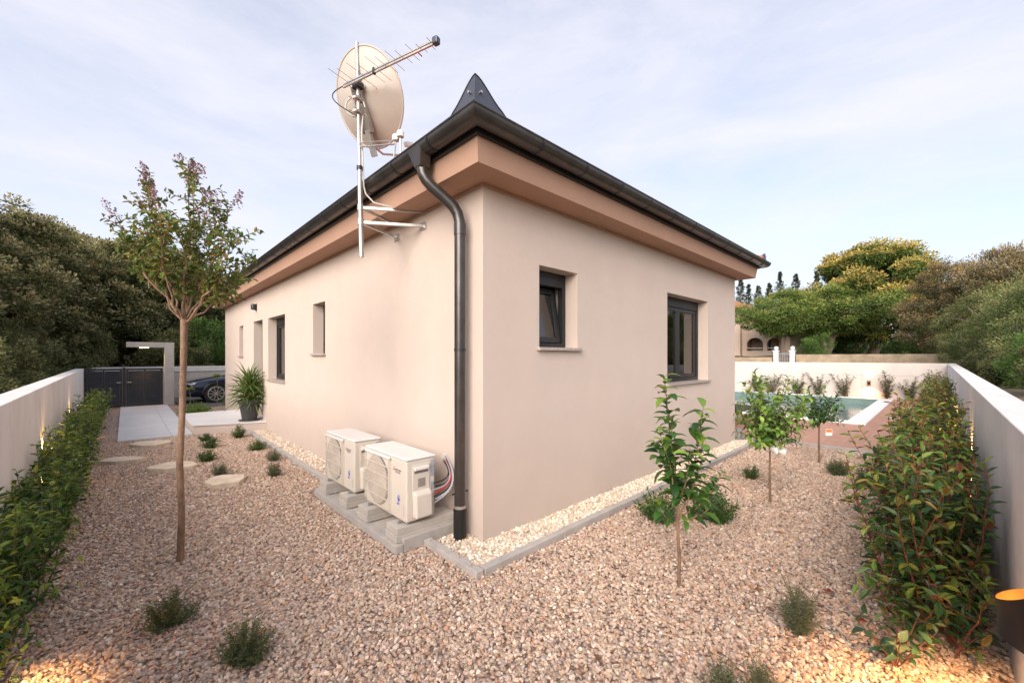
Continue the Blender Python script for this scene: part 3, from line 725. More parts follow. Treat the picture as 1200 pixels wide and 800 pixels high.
p_ = A0+(A1-A0)*.80; W(MB().tube([p_+pv*.03+Vector((0, 0, .02)), p_+pv*.10+Vector((0, 0, .02))], .006, 6).build('tip_marker', M['red']), tv)
W(MB().obox(mp_(4.44), bd*.05, pv*.035, (0, 0, .03)).build('boom_clamp', M['anthracite'], bevel=.004), tv)
def arc(a_, b_, sag, n=14):
    a_, b_ = Vector(a_), Vector(b_); s_ = Vector(sag)
    return [a_.lerp(b_, i/n)+s_*math.sin(math.pi*i/n) for i in range(n+1)]
tag(MB().tube(arc(A0, mp_(4.12)+Vector((-.02, 0, 0)), (-.16, .03, -.03)), .0055, 8).build('aerial_cable', M['blackcable'], smooth=True), 'black coaxial cable curling from the aerial boom to the mast', 'cable')
loop = [bc+Vector((-.10, -.05, -.03))+Vector((.085*math.cos(a_)*.9, -.06*math.cos(a_), .10*math.sin(a_))) for a_ in [2*math.pi*i/20 for i in range(19)]]
cb = loop+[mp_(3.95)+Vector((.02, -.02, 0)), mp_(3.6)+Vector((.033, -.01, 0)), mp_(3.4)+Vector((.035, -.01, 0)), mp_(3.32)+Vector((.05, -.02, 0)), mp_(3.24)+Vector((.12, -.05, 0)), Vector((-.3, 1.14, 3.20)), Vector((-.02, 1.12, 3.20))]
tag(MB().tube(cb, .008, 8).build('dish_cable', M['whitecable'], smooth=True), 'pale cable looping behind the dish and down the mast to the wall', 'cable')

# ------------------------------------------------------------------ air conditioners
def textmesh(name, txt, size, m, parent, mtx, ext=.0008):
    cu = bpy.data.curves.new(name, 'FONT'); cu.body = txt; cu.size = size; cu.extrude = ext; cu.align_x = 'LEFT'; cu.offset = size*.02
    t = bpy.data.objects.new(name, cu); col.objects.link(t)
    dg = bpy.context.evaluated_depsgraph_get(); me = bpy.data.meshes.new_from_object(t.evaluated_get(dg))
    bpy.data.objects.remove(t); me.materials.clear(); me.materials.append(m)
    o = bpy.data.objects.new(name, me); col.objects.link(o); o.parent = parent; o.matrix_local = mtx
    return o
def make_ac():
    """origin: bottom front corner nearest the camera; x away from the wall is negative; body runs +y (0..Wd), depth +x"""
    Wd, Dp, Ht = .80, .285, .55
    r = empty('air_conditioner', (0, 0, 0), 'cream outdoor air conditioner unit', 'air conditioner')
    MB().box(0, Dp, 0, Wd, 0, Ht-.022).build('body', M['ac'], r, bevel=.012)
    MB().box(-.006, Dp+.006, -.006, Wd+.006, Ht-.020, Ht+.004).build('top_panel', M['actop'], r, bevel=.010)
    # fan opening on the front (x=0) : panel y .26.. .78
    y0, y1, z0, z1 = .275, .785, .03, .515; cy_, cz_ = (y0+y1)/2, (z0+z1)/2
    MB().box(-.010, -.001, y0, y1, z0, z1).build('grille_panel', M['ac'], r, bevel=.006)
    f = MB(); n = 40; rr = .236
    vs_ = [(-.0115, cy_+rr*math.cos(2*math.pi*k/n), cz_+rr*math.sin(2*math.pi*k/n)) for k in range(n)]
    f.add(vs_, [tuple(range(n))]); fo = f.build('fan_opening', M['acdark'], r)
    MB().add([(-.0122, cy_+.022+(rr-.018)*math.cos(2*math.pi*k/n), cz_+(rr-.008)*math.sin(2*math.pi*k/n)) for k in range(n)], [tuple(range(n))]).build('fan_disc', M['fanb'], fo)
    fb = MB()
    for k in range(3):
        a0 = 2*math.pi*k/3+.4
        q = []
        for j in range(7):
            a_ = a0+j*.15; q.append((a_, .045, .19))
        vv_ = []; 
        for j, (a_, ra, rb) in enumerate(q): vv_ += [(-.013-.003*j/6, cy_+ra*math.cos(a_), cz_+ra*math.sin(a_)), (-.013-.004*j/6, cy_+rb*math.cos(a_), cz_+rb*math.sin(a_))]
        fb.add(vv_, [(2*j, 2*j+2, 2*j+3, 2*j+1) for j in range(6)])
    fb.build('fan_blade', M['fan'], fo)
    g = MB()
    for k in range(26):
        z = z0+.02+k*(z1-z0-.04)/25; hwid = math.sqrt(max(0, .238**2-(z-cz_)**2)) if abs(z-cz_) < .238 else 0
        if hwid > .02: g.tube([(-.021, cy_-hwid, z), (-.023, cy_, z), (-.021, cy_+hwid, z)], .0022, 5)
    for z in (z0+.095, z0+.20, z0+.305, z0+.40): g.box(-.028, -.020, y0+.01, y1-.01, z-.004, z+.004)
    for yy in (y0+.006, y1-.012): g.box(-.028, -.012, yy, yy+.008, z0+.02, z1-.02)
    g.build('grille', M['ac'], r)
    MB().box(-.030, -.011, y0-.01, y1+.0, z1-.012, z1+.012).build('grille_hood', M['actop'], r, bevel=.008)
    # service side (y=0 side facing camera): handle, louvre, valve cover
    s = MB().box(.055, .225, -.010, -.001, .20, Ht-.06); s.build('side_panel', M['ac'], r, bevel=.004)
    MB().box(.065, .215, -.030, -.010, Ht-.11, Ht-.075).build('handle', M['actop'], r, bevel=.009)
    MB().box(.072, .208, -.013, -.0105, Ht-.135, Ht-.112).build('handle_recess', M['acdark'], r)
    s = MB()
    for k in range(7): s.box(.105, .18, -.0135, -.0105, .295+k*.011, .300+k*.011)
    s.build('vent_slot', M['acdark'], r)
    MB().add([(.055, -.001, .03), (.235, -.001, .03), (.235, -.001, .27), (.055, -.001, .27), (.065, -.062, .035), (.225, -.062, .035), (.225, -.055, .235), (.065, -.055, .235)],
             [(0, 1, 2, 3), (4, 7, 6, 5), (0, 4, 5, 1), (1, 5, 6, 2), (2, 6, 7, 3), (3, 7, 4, 0)]).build('valve_cover', M['ac'], r, bevel=.012)
    MB().box(.240, .278, -.0015, -.0005, .36, Ht-.04).box(.245, .272, -.0015, -.0005, .24, .31).build('rating_label', M['label_grey'], r)
    for yy in (.10, .70):
        MB().box(.02, Dp-.0, yy-.018, yy+.018, -.022, -.001).box(-.03, .02, yy-.014, yy+.014, -.022, -.014).build('foot', M['galv'], r, bevel=.002)
    for yy in (.10, .70): MB().tube([(-.018, yy, -.03), (-.018, yy, .006)], .008, 8).build('bolt', M['galv'], r)
    # badge on the plain right part of the front face: text reads towards -y
    mt = Matrix(((0, 0, -1, -.0012), (-1, 0, 0, .195), (0, 1, 0, .425), (0, 0, 0, 1)))
    bd_ = textmesh('badge_lettering', 'MITSUBISHI\nELECTRIC', .021, M['logo_grey'], r, mt)
    lg = MB(); q = .013; cyy, czz = .217, .432
    for ang in (90, 210, 330):
        dv = Vector((0, -math.cos(R(ang)), math.sin(R(ang)))); pv_ = Vector((0, -math.cos(R(ang+90)), math.sin(R(ang+90))))
        c_ = Vector((-.0022, cyy, czz)); lg.add([c_, c_+dv*q+pv_*q*.55, c_+dv*q*2, c_+dv*q-pv_*q*.55], [(0, 1, 2, 3)])
    lg.build('badge_emblem', M['logo_red'], r)
    em = MB(); n = 28; cy2, cz2 = .135, .185
    vo = [(-.0018, cy2+.020*math.cos(2*math.pi*k/n), cz2+.030*math.sin(2*math.pi*k/n)) for k in range(n)]
    vi = [(-.0018, cy2+.013*math.cos(2*math.pi*k/n)-.002, cz2+.017*math.sin(2*math.pi*k/n)+.003) for k in range(n)]
    em.add(vo+vi, [(k, (k+1) % n, n+(k+1) % n, n+k) for k in range(n)])
    em.add([(-.0018, cy2-.006, cz2-.02), (-.0018, cy2+.008, cz2-.02), (-.0018, cy2+.012, cz2+.006), (-.0018, cy2-.003, cz2+.003)], [(0, 1, 2, 3)])
    em.build('sticker', M['logo_blue'], r)
    mt = Matrix(((0, 0, -1, -.0012), (-1, 0, 0, .165), (0, 1, 0, .128), (0, 0, 0, 1)))
    textmesh('sticker_lettering', 'R32', .026, M['logo_blue'], r, mt)
    MB().box(-.0018, -.0008, .040, .047, .05, .14).build('serial_strip', M['label_grey'], r)
    for k in range(2): pass
    return r
ac = make_ac(); ac.location = (-.535, .385, .215)
ac['label'] = 'cream air conditioner unit nearest the downpipe, with cables behind it'
ac2 = copy_tree(ac); ac2.location = (-.540, 1.47, .215)
ac2['label'] = 'farther cream air conditioner unit, half hidden behind the nearer unit'
for o in (ac, ac2): o['group'] = 'air conditioner units along the wall'
# slab and blocks
sl_ = MB().box(-.585, -.004, .42, 2.31, 0, .060); slab = sl_.build('concrete_slab', M['concrete'], bevel=.004)
tag(slab, 'thin concrete slab under the air conditioners', 'slab')
tag(kerb([(-.62, .345), (-.62, 2.36)], .07, .068).build('kerb', M['kerb'], bevel=.004), kind='structure')
tag(kerb([(-.583, .382), (-.01, .382)], .07, .103).build('kerb', M['kerb'], bevel=.004), kind='structure')
lab = ['grey concrete block under the near end of the nearest air conditioner', 'grey concrete block under the far end of the nearest air conditioner',
       'grey concrete block under the near end of the farther air conditioner', 'grey concrete block under the far end of the farther air conditioner']
for i, yy in enumerate((.485, 1.085, 1.57, 2.17)):
    o = MB().box(-.315, .28, -.11, .11, 0, .06).box(-.308, .285, -.107, .107, .0605, .122).build('concrete_block', M['concrete'], bevel=.005)
    o.location = (-.31, yy, .0695); o.rotation_euler = (0, 0, random.uniform(-.03, .03)); tag(o, lab[i], 'concrete block', 'concrete blocks carrying the air conditioners')
# pipes behind unit 1 to a hole in the wall
for i in range(7):
    a_ = Vector((-.262+.008*(i % 2), .375, .33+.030*i)); b_ = Vector((-.003, .60+.012*(i-3), .66-.008*i))
    ptsx = []
    for k in range(17):
        t = k/16; p = a_.lerp(b_, t); p += Vector((.05*math.sin(math.pi*t), -(.050+.006*(6-i))*math.sin(math.pi*t)-.07*math.sin(math.pi*t)*t, -(.03+.01*(i % 3))*math.sin(math.pi*t*1.3)))
        ptsx.append(p)
    o = MB().tube(ptsx, (.0075 if i != 3 else .007), 8).build('refrigerant_pipe', M['red' if i == 3 else ('blackcable' if i in (2, 5, 6) else 'greycable')], smooth=True)
    tag(o, ('red conduit in the pipe bundle beside the near air conditioner' if i == 3 else 'thin black cable curving from the near air conditioner to the wall' if i in (2, 5, 6) else 'grey insulated pipe curving from the near air conditioner to the wall'), 'pipe', 'pipes between air conditioner and wall')
MB_ = MB().lathe([(.045, 0), (.045, .01), (.03, .012)], 16); MB_.xf(Matrix.Translation((-.001, .60, .65)) @ Matrix.Rotation(R(-90), 4, 'Y'))
tag(MB_.build('pipe_sleeve', M['ac'], smooth=True), 'round cream cover where the pipes enter the wall', 'pipe sleeve')

# small grey pipe by far corner
o = empty('drain_stub', (6.42, .0-.06, 0), 'short grey capped drain pipe at the far corner of the house', 'pipe')
W(MB().tube([(6.42, -.06, 0), (6.42, -.06, .20)], .05, 16).build('pipe', M['greypipe'], smooth=True), o)
W(MB().tube([(6.42, -.06, .20), (6.42, -.06, .25)], .06, 16).build('cap', M['greypipe'], smooth=True), o)

# ------------------------------------------------------------------ garden walls
def linewall(name, pts, t, m, label, off=1):
    """pts: [(x, y, ztop)...] inner edge, thickness to the left (+) or right (-) of the direction"""
    o = empty(name, (pts[0][0], pts[0][1], 0), label, 'wall')
    body = MB(); cap_ = MB()
    for (x0, y0, z0), (x1, y1, z1) in zip(pts, pts[1:]):
        d = Vector((x1-x0, y1-y0)); u = d.normalized(); nrm_ = Vector((-u.y, u.x))*off; n = max(1, round(d.length/2.6))
        for i in range(n):
            a = Vector((x0, y0))+d*(i/n)+u*.002; b = Vector((x0, y0))+d*((i+1)/n)-u*.002; za = z0+(z1-z0)*i/n; zb = z0+(z1-z0)*(i+1)/n
            poly = [a, b, b+nrm_*t, a+nrm_*t]
            if off < 0: poly = poly[::-1]; zz = [za, zb, zb, za][::-1]
            else: zz = [za, zb, zb, za]
            body.prism([(p.x, p.y) for p in poly], -.1, zz)
    W(body.build('wall_body', m, bevel=.006), o)
    return o
linewall('garden_wall', [(-2.90, -1.2, 1.286), (-3.22, 15.46, 1.286)], .19, M['wallconc'], 'grey concrete garden wall behind the left hedge', 1)
linewall('garden_wall', [(-1.6, -3.09, 1.27), (.4, -3.05, 1.29), (18.9, -2.93, 1.415)], .19, M['wallconc'], 'grey concrete garden wall behind the right photinia hedge', -1)
bw = linewall('garden_wall', [(18.9, -3.12, 1.415), (18.9, 12, 1.415)], .19, M['wallpaint'], 'cream rendered garden wall behind the swimming pool', -1)
W(MB().box(18.893, 18.899, -2.9, 12, .93, .938).box(18.893, 18.899, -.02, -.014, .0, 1.41).box(18.893, 18.899, 4.0, 4.006, .0, 1.41).build('joint', M['kerb']), bw)
dw = empty('garden_wall', (0, 18.5, 0), 'low pale concrete wall behind the parked car', 'wall')
W(MB().box(-3.3, 9, 18.5, 18.7, -.1, 1.05).build('wall_body', M['concrete']), dw)
W(MB().box(-3.3, 9, 18.47, 18.72, 1.052, 1.26).build('wall_cap', M['wallconc'], bevel=.01), dw)

# gate
def gate_leaf(x0, x1, label, hside):
    g = empty('gate', (x0, 15.5, 0), label, 'gate', 'dark louvred metal gates at the end of the path')
    f = MB()
    for a, b in ((x0, x0+.06), (x1-.06, x1)): f.box(a, b, 15.47, 15.53, .03, 1.27)
    f.box(x0+.06, x1-.06, 15.47, 15.53, .03, .09).box(x0+.06, x1-.06, 15.47, 15.53, 1.21, 1.27)
    xm = (x0+x1)/2; f.box(xm-.02, xm+.02, 15.475, 15.525, .09, 1.21)
    W(f.build('gate_frame', M['anthracite'], bevel=.003), g)
    s = MB(); z = .115
    while z < 1.19:
        for a, b in ((x0+.062, xm-.022), (xm+.022, x1-.062)):
            s.obox(((a+b)/2, 15.5, z), ((b-a)/2, 0, 0), (0, .016, .026), (0, -.003, .003))
        z += .058
    W(s.build('louvre', M['anthracite']), g)
    hx = x1-.03 if hside > 0 else x0+.03
    W(MB().tube([(hx, 15.47, .82), (hx, 15.42, .82), (hx-.1*hside, 15.42, .82)], .01, 8).build('handle', M['galv']), g)
    return g
gate_leaf(-3.21, -2.36, 'dark louvred metal gate leaf beside the left garden wall', 1)
gate_leaf(-2.27, -1.36, 'dark louvred metal gate leaf at the end of the white path', -1)
tag(MB().box(-2.355, -2.275, 15.46, 15.54, 0, 1.30).build('gate_post', M['anthracite'], bevel=.004), 'square dark post between the two louvred gate leaves', 'gate post')
po = empty('entrance_portal', (-1.2, 15.3, 0), 'concrete portal with an overhanging arm above the gate', 'portal')
W(MB().box(-1.335, -1.08, 15.18, 15.43, 0, 2.13).build('column', M['concrete'], bevel=.01), po)
W(MB().box(-2.27, -1.337, 15.18, 15.43, 1.96, 2.13).build('arm', M['concrete'], bevel=.01), po)
W(MB().box(-1.95, -1.72, 15.27, 15.34, 1.945, 1.957).build('recessed_lamp', M['lampglow']), po)
spot((-1.80, 15.3, 1.93), (0.25, 0, -1), 14, 140, .6, .05)

# ------------------------------------------------------------------ wall lamps
def wall_lamp(loc, nx, ny, label, power=7):
    g = empty('wall_lamp', loc, label, 'wall lamp', 'black and gold up-down wall lamps'); x, y, z = loc
    n = 28; vs_ = []; H = .095
    prof = [(-H, .052), (-H*.6, .050), (0, .046), (H*.5, .048), (H, .054)]
    for (zz, r) in prof:
        for j in range(n):
            a = 2*math.pi*j/n; cx_ = math.cos(a); sy_ = math.sin(a)
            tilt = 0
            if zz == H: tilt = .030*(cx_*nx+sy_*ny)*-1
            if zz == -H: tilt = .030*(cx_*nx+sy_*ny)
            vs_.append((x+r*cx_, y+r*sy_, z+zz+tilt))
    k = len(prof); fs = [(i*n+j, i*n+(j+1) % n, (i+1)*n+(j+1) % n, (i+1)*n+j) for i in range(k-1) for j in range(n)]
    W(MB().add(vs_, fs).build('shade', M['black'], smooth=True), g)
    vi = []
    for (zz, r) in prof:
        for j in range(n):
            a = 2*math.pi*j/n; cx_ = math.cos(a); sy_ = math.sin(a)
            tilt = 0
            if zz == H: tilt = .030*(cx_*nx+sy_*ny)*-1
            if zz == -H: tilt = .030*(cx_*nx+sy_*ny)
            vi.append((x+(r-.004)*cx_, y+(r-.004)*sy_, z+zz+tilt))
    W(MB().add(vi, [f[::-1] for f in fs]).build('reflector', M['gold'], smooth=True), g)
    W(MB().lathe([(.042, -.012), (.042, .012)], n, (x, y, z)).build('bulb_holder', M['lampglow']), g)
    W(MB().obox((x-nx*.055, y-ny*.055, z), (nx*.012, ny*.012, 0), (-ny*.03, nx*.03, 0), (0, 0, .04)).build('mount', M['black'], bevel=.003), g)
    spot((x, y, z+.10), (-nx*.10, -ny*.10, 1), power, 95, .5, .012)
    spot((x, y, z-.10), (nx*.05, ny*.05, -1), power*2.6, 130, .7, .012)
    return g
wall_lamp((.215, -2.985, .635), 0, 1, 'black and gold up-down lamp close to the camera in the bottom right corner', 20)
wall_lamp((18.82, -.82, .62), -1, 0, 'small lit up-down lamp on the cream wall behind the pool', 9)
for i, xx in enumerate((4.7, 9.4)): wall_lamp((xx, -2.955+.002*i*3, .42), 0, 1, ['lit lamp on the right wall, hidden by the near part of the hedge', 'lit lamp on the right wall, hidden by the far part of the hedge'][i], 12)
for i, yy in enumerate((.1, 4.6, 9.1)):
    wall_lamp((-2.925-.0192*(yy+1.2)+.085, yy, .40), 1, 0, ['lamp on the left wall beside the camera, outside the hedge end', 'lit lamp on the left wall amid the hedge', 'lit lamp on the left wall near the gate'][i], 14 if i == 0 else 6)

# ------------------------------------------------------------------ terrace, pool
tag(MB().prism([(6.956, -2.98), (10.42, -2.98), (10.42, 12), (6.956, 12)], -.02, .035).prism([(10.42, -2.97), (18.88, -2.92), (18.88, -1.53), (10.42, -1.53)], -.02, .035)
    .prism([(10.42, 8.0), (18.88, 8.0), (18.88, 12), (10.42, 12)], -.02, .035).prism([(18.40, -1.53), (18.88, -1.53), (18.88, 8.0), (18.40, 8.0)], -.02, .035).build('terrace', M['deck']), kind='structure')
pool = empty('swimming_pool', (14.4, 3, 0), 'rectangular swimming pool with a wide white stone edge', 'swimming pool')
cp = MB()
for (x0, x1, y0, y1) in ((10.40, 18.42, -1.55, -1.17), (10.40, 10.78, -1.168, 7.6), (18.10, 18.42, -1.168, 7.6), (10.40, 18.42, 7.602, 8.0)): cp.box(x0, x1, y0, y1, .0, .075)
W(cp.build('coping', M['coping'], bevel=.008), pool)
ps = MB(); x0, x1, y0, y1 = 10.79, 18.09, -1.16, 7.59
for (a, b, c, d) in (((x0, y0), (x1, y0), 0, 0), ((x1, y0), (x1, y1), 0, 0), ((x1, y1), (x0, y1), 0, 0), ((x0, y1), (x0, y0), 0, 0)):
    ps.add([(*a, -1.4), (*b, -1.4), (*b, .06), (*a, .06)], [(0, 1, 2, 3)])
ps.add([(x0, y0, -1.4), (x1, y0, -1.4), (x1, y1, -1.4), (x0, y1, -1.4)], [(0, 1, 2, 3)])
W(ps.build('basin', M['poolwall']), pool)
tag(MB().add([(x0, y0, -.17), (x1, y0, -.17), (x1, y1, -.17), (x0, y1, -.17)], [(0, 1, 2, 3)]).build('pool_water', M['water']), kind='structure')
for i, (x, y) in enumerate(((16.4, -1.95), (12.6, -2.05), (9.2, -.55))):
    o = empty('skimmer_lid', (x, y, .036), ['narrow dark drain slot in the paving nearest the back wall', 'narrow dark drain slot in the paving beside the pool corner', 'narrow dark drain slot in the paving in front of the pool'][i], 'drain slot', 'drain slots in the terracotta paving')
    W(MB().box(x-.10, x+.10, y-.25, y+.25, .036, .042).build('frame', M['coping'] if i == 1 else M['deck']), o)
    g = MB()
    for k in range(3): g.box(x-.05+k*.035, x-.032+k*.035, y-.22, y+.22, .0425, .046)
    W(g.build('grate', M['slot']), o)
# sun lounger just behind the far house corner
lo = empty('sun_lounger', (8.6, .9, .035), 'dark framed sun lounger peeping out behind the house corner', 'sun lounger')
fr = MB()
for yy in (.45, 1.05): fr.tube([(8.0, yy, .38), (9.4, yy, .38)], .018, 8)
for yy in (.45, 1.05):
    fr.tube([(8.15, yy, .38), (8.45, yy, .045)], .018, 8); fr.tube([(9.2, yy, .38), (9.35, yy, .045)], .018, 8)
for xx in (8.0, 9.4): fr.tube([(xx, .45, .38), (xx, 1.05, .38)], .018, 8)
W(fr.build('frame', M['black'], smooth=True), lo)
W(MB().box(8.02, 9.38, .47, 1.03, .372, .388).build('sling_seat', M['sling']), lo)
W(MB().obox((7.8, .75, .55), (-.25, 0, .2), (0, .28, 0), (.01, 0, .012)).build('backrest', M['sling'], bevel=.005), lo)
#PART2
# ------------------------------------------------------------------ plants
def V3(*a): return np.array(a, float)
def bez(p0, p1, p2, n=8):
    t = np.linspace(0, 1, n)[:, None]; return (1-t)**2*p0+2*t*(1-t)*p1+t*t*p2
def along(poly, ts):
    seg = np.linalg.norm(np.diff(poly, axis=0), axis=1); cum = np.concatenate([[0], np.cumsum(seg)]); s = ts*cum[-1]
    i = np.clip(np.searchsorted(cum, s, 'right')-1, 0, len(seg)-1); f = ((s-cum[i])/np.maximum(seg[i], 1e-9))[:, None]
    return poly[i]*(1-f)+poly[i+1]*f, nrm(poly[i+1]-poly[i]), cum[-1]
class Leaves:
    def __init__(s): s.P = []; s.D = []; s.Nn = []; s.L = []; s.W = []; s.C = []
    def stem(s, poly, spacing, L, asp, pal, t0=.15, out=1.0, fwd=.5, jit=.25, tipscale=.7, droop=0, tippal=None, tipfrac=.25):
        _, _, ln = along(poly, np.array([0.])); n = max(2, int(ln*(1-t0)/spacing)); ts = np.linspace(t0, 1, n)
        P, T, _ = along(poly, ts); ph = np.arange(n)*2.4+rng.uniform(0, 6.28)
        ref = np.where(abs(T[:, 2:3]) < .9, V3(0, 0, 1), V3(1, 0, 0)); A = nrm(np.cross(T, ref)); B = np.cross(T, A)
        O = A*np.cos(ph)[:, None]+B*np.sin(ph)[:, None]
        D = nrm(O*out+T*fwd+rng.normal(0, jit, (n, 3))+V3(0, 0, -droop))
        s.P.append(P); s.D.append(D); s.Nn.append(nrm(T*.8+V3(0, 0, .7)+rng.normal(0, .2, (n, 3))))
        l = L*(1-(1-tipscale)*ts**3)*rng.uniform(.55, 1.2, n); s.L.append(l); s.W.append(l*asp*rng.uniform(.85, 1.15, n))
        c = pick(pal, n)
        if tippal is not None:
            k = rng.uniform(size=n) < np.clip((ts-(1-tipfrac))/tipfrac, 0, 1); c2 = pick(tippal, n); c[k] = c2[k]
        s.C.append(c)
    def cloud(s, P, D, Nn, L, asp, pal):
        n = len(P); s.P.append(P); s.D.append(D); s.Nn.append(Nn); l = L*rng.uniform(.65, 1.2, n); s.L.append(l); s.W.append(l*asp); s.C.append(pick(pal, n))
    def build(s, name, m, parent, T=T_FOLD, smooth=False):
        return leafmesh(name, np.concatenate(s.P), np.concatenate(s.D), np.concatenate(s.Nn), np.concatenate(s.L), np.concatenate(s.W), np.concatenate(s.C), m, parent, T, smooth)
def wob(poly, a):
    p = poly.copy(); p[1:] += rng.normal(0, a, (len(p)-1, 3)); return p

CITRUS = [(4, (.045, .115, .022)), (3, (.07, .16, .03)), (2, (.10, .20, .035)), (1, (.025, .07, .02))]
CITRUS_TIP = [(3, (.17, .29, .04)), (2, (.24, .36, .05)), (1, (.12, .22, .04))]
DARKCIT = [(4, (.025, .075, .02)), (3, (.04, .11, .025)), (1, (.08, .17, .03))]

# sapling nearest the camera: two tall shoots
def sapling_near():
    o = empty('citrus_sapling', (.59, -1.49, 0), 'tall leafy citrus sapling with two upright shoots in front of the wide window', 'sapling', 'young citrus trees')
    st = MB(); lv = Leaves()
    st.tube([(0, 0, -.02), (.002, -.002, .2), (-.008, .004, .40), (-.012, .008, .52)], [.012, .011, .0105, .010], 10)
    rx, ry = RGT.x, RGT.y
    def pt(lat, dep, z): return V3(rx*lat+FWD.x*dep, ry*lat+FWD.y*dep, z)
    stems = [bez(pt(0, 0, .50), pt(-.03, .0, 1.0), pt(-.10, .02, 1.50), 10), bez(pt(0, 0, .48), pt(.10, .05, .65), pt(.21, .06, 1.28), 10),
             bez(pt(0, 0, .55), pt(-.07, -.05, .8), pt(-.14, -.03, 1.12), 8), bez(pt(0, 0, .5), pt(-.02, .1, .8), pt(-.03, .12, 1.20), 8),
             bez(pt(.02, 0, .55), pt(.12, -.03, .75), pt(.17, -.02, 1.05), 8), bez(pt(.02, .02, .5), pt(.2, 0, .58), pt(.30, .0, .82), 8),
             bez(pt(.0, .0, .44), pt(-.09, .02, .46), pt(-.15, .0, .60), 6), bez(pt(.0, .0, .46), pt(.12, -.05, .50), pt(.20, -.07, .62), 6),
             bez(pt(0, .0, .6), pt(.03, -.08, .8), pt(.04, -.1, .98), 6), bez(pt(-.02, .0, .7), pt(-.1, .06, .9), pt(-.15, .08, 1.02), 6)]
    for i, s_ in enumerate(stems):
        s_ = wob(s_, .006); st.tube([tuple(p) for p in s_], list(np.linspace(.007, .0022, len(s_))), 6)
        lv.stem(s_, .0165, .122, .54, CITRUS, .12, 1, .45, .3, 1.1 if i < 2 else .9, .1, CITRUS_TIP, .30 if i < 2 else .15)
    W2(st.build('trunk', M['bark'], smooth=True), o); lv.build('crown', M['leaf'], o, T_DETAIL, True)
def W2(o, p): o.parent = p; return o
sapling_near()
def sapling_ball(x, y, h0, z0, z1, rad, n, L, pal, tippal, label, seed=0, tr=.014):
    o = empty('citrus_sapling', (x, y, 0), label, 'sapling', 'young citrus trees')
    st = MB(); lv = Leaves()
    st.tube([(0, 0, -.02), (.008, .004, h0*.5), (0, 0, h0)], [tr, tr*.85, tr*.75], 10)
    for i in range(n):
        a = 2.4*i+rng.uniform(-.3, .3); u = (i+.5)/n; el = rng.uniform(.05, 1)
        zt = z0+(z1-z0)*(.12+.88*u); rr = rad*math.sin(math.pi*min(.98, .16+.72*u))**.7*rng.uniform(.72, 1.05)
        end = V3(rr*math.cos(a), rr*math.sin(a), zt)
        s_ = wob(bez(V3(0, 0, h0-.05+.1*rng.uniform()), V3(rr*.35*math.cos(a), rr*.35*math.sin(a), h0+(zt-h0)*.5), end, 7), .008)
        st.tube([tuple(p) for p in s_], list(np.linspace(.006, .002, len(s_))), 5)
        lv.stem(s_, .017, L, .50, pal, .25, 1, .5, .35, .95, .1, tippal, .4)
    st.build('trunk', M['bark'], o, smooth=True); lv.build('crown', M['leaf'], o, T_DETAIL, True)
    return o
sapling_ball(3.0, -1.45, .66, .55, 1.46, .42, 46, .085, [(3, (.09, .18, .03)), (3, (.15, .25, .04)), (1, (.05, .11, .025))], CITRUS_TIP, 'round yellow green citrus sapling with a white tag on its stem')
sapling_ball(5.5, -1.48, .66, .54, 1.16, .36, 26, .085, DARKCIT, CITRUS, 'small dark green citrus sapling near the terrace edge', tr=.016)
lb = empty('plant_label', (3.0, -1.5, .62), 'crumpled white paper tag tied to the yellow green sapling', 'plant tag')
tg = MB(); nn = 12
for k in range(nn+1): pass
tg.add([(-.085+.17*k/nn, -.045*0+.02*math.sin(k*.9), (.032 if s_ else -.032)+.012*math.sin(k*.7)-.03*k/nn) for k in range(nn+1) for s_ in (0, 1)], [(2*k, 2*k+2, 2*k+3, 2*k+1) for k in range(nn)])
tgo = tg.build('paper', M['paper'], lb, smooth=True); tgo.rotation_euler = (0, .15, -.75); tgo.location = (-.02, -.03, .0); sm = tgo.modifiers.new('t', 'SOLIDIFY'); sm.thickness = .004
lb2 = empty('plant_label', (5.5, -1.6, .50), 'small white tag with an orange picture hanging in the dark green sapling', 'plant tag')
q = MB().obox((0, 0, 0), (.035, -.035, 0), (.002, .002, 0), (0, 0, .05)).build('card', M['paper'], lb2)
MB().obox((-.0035, -.0035, .022), (.03, -.03, 0), (.001, .001, 0), (0, 0, .02)).build('picture', M['orange'], lb2)

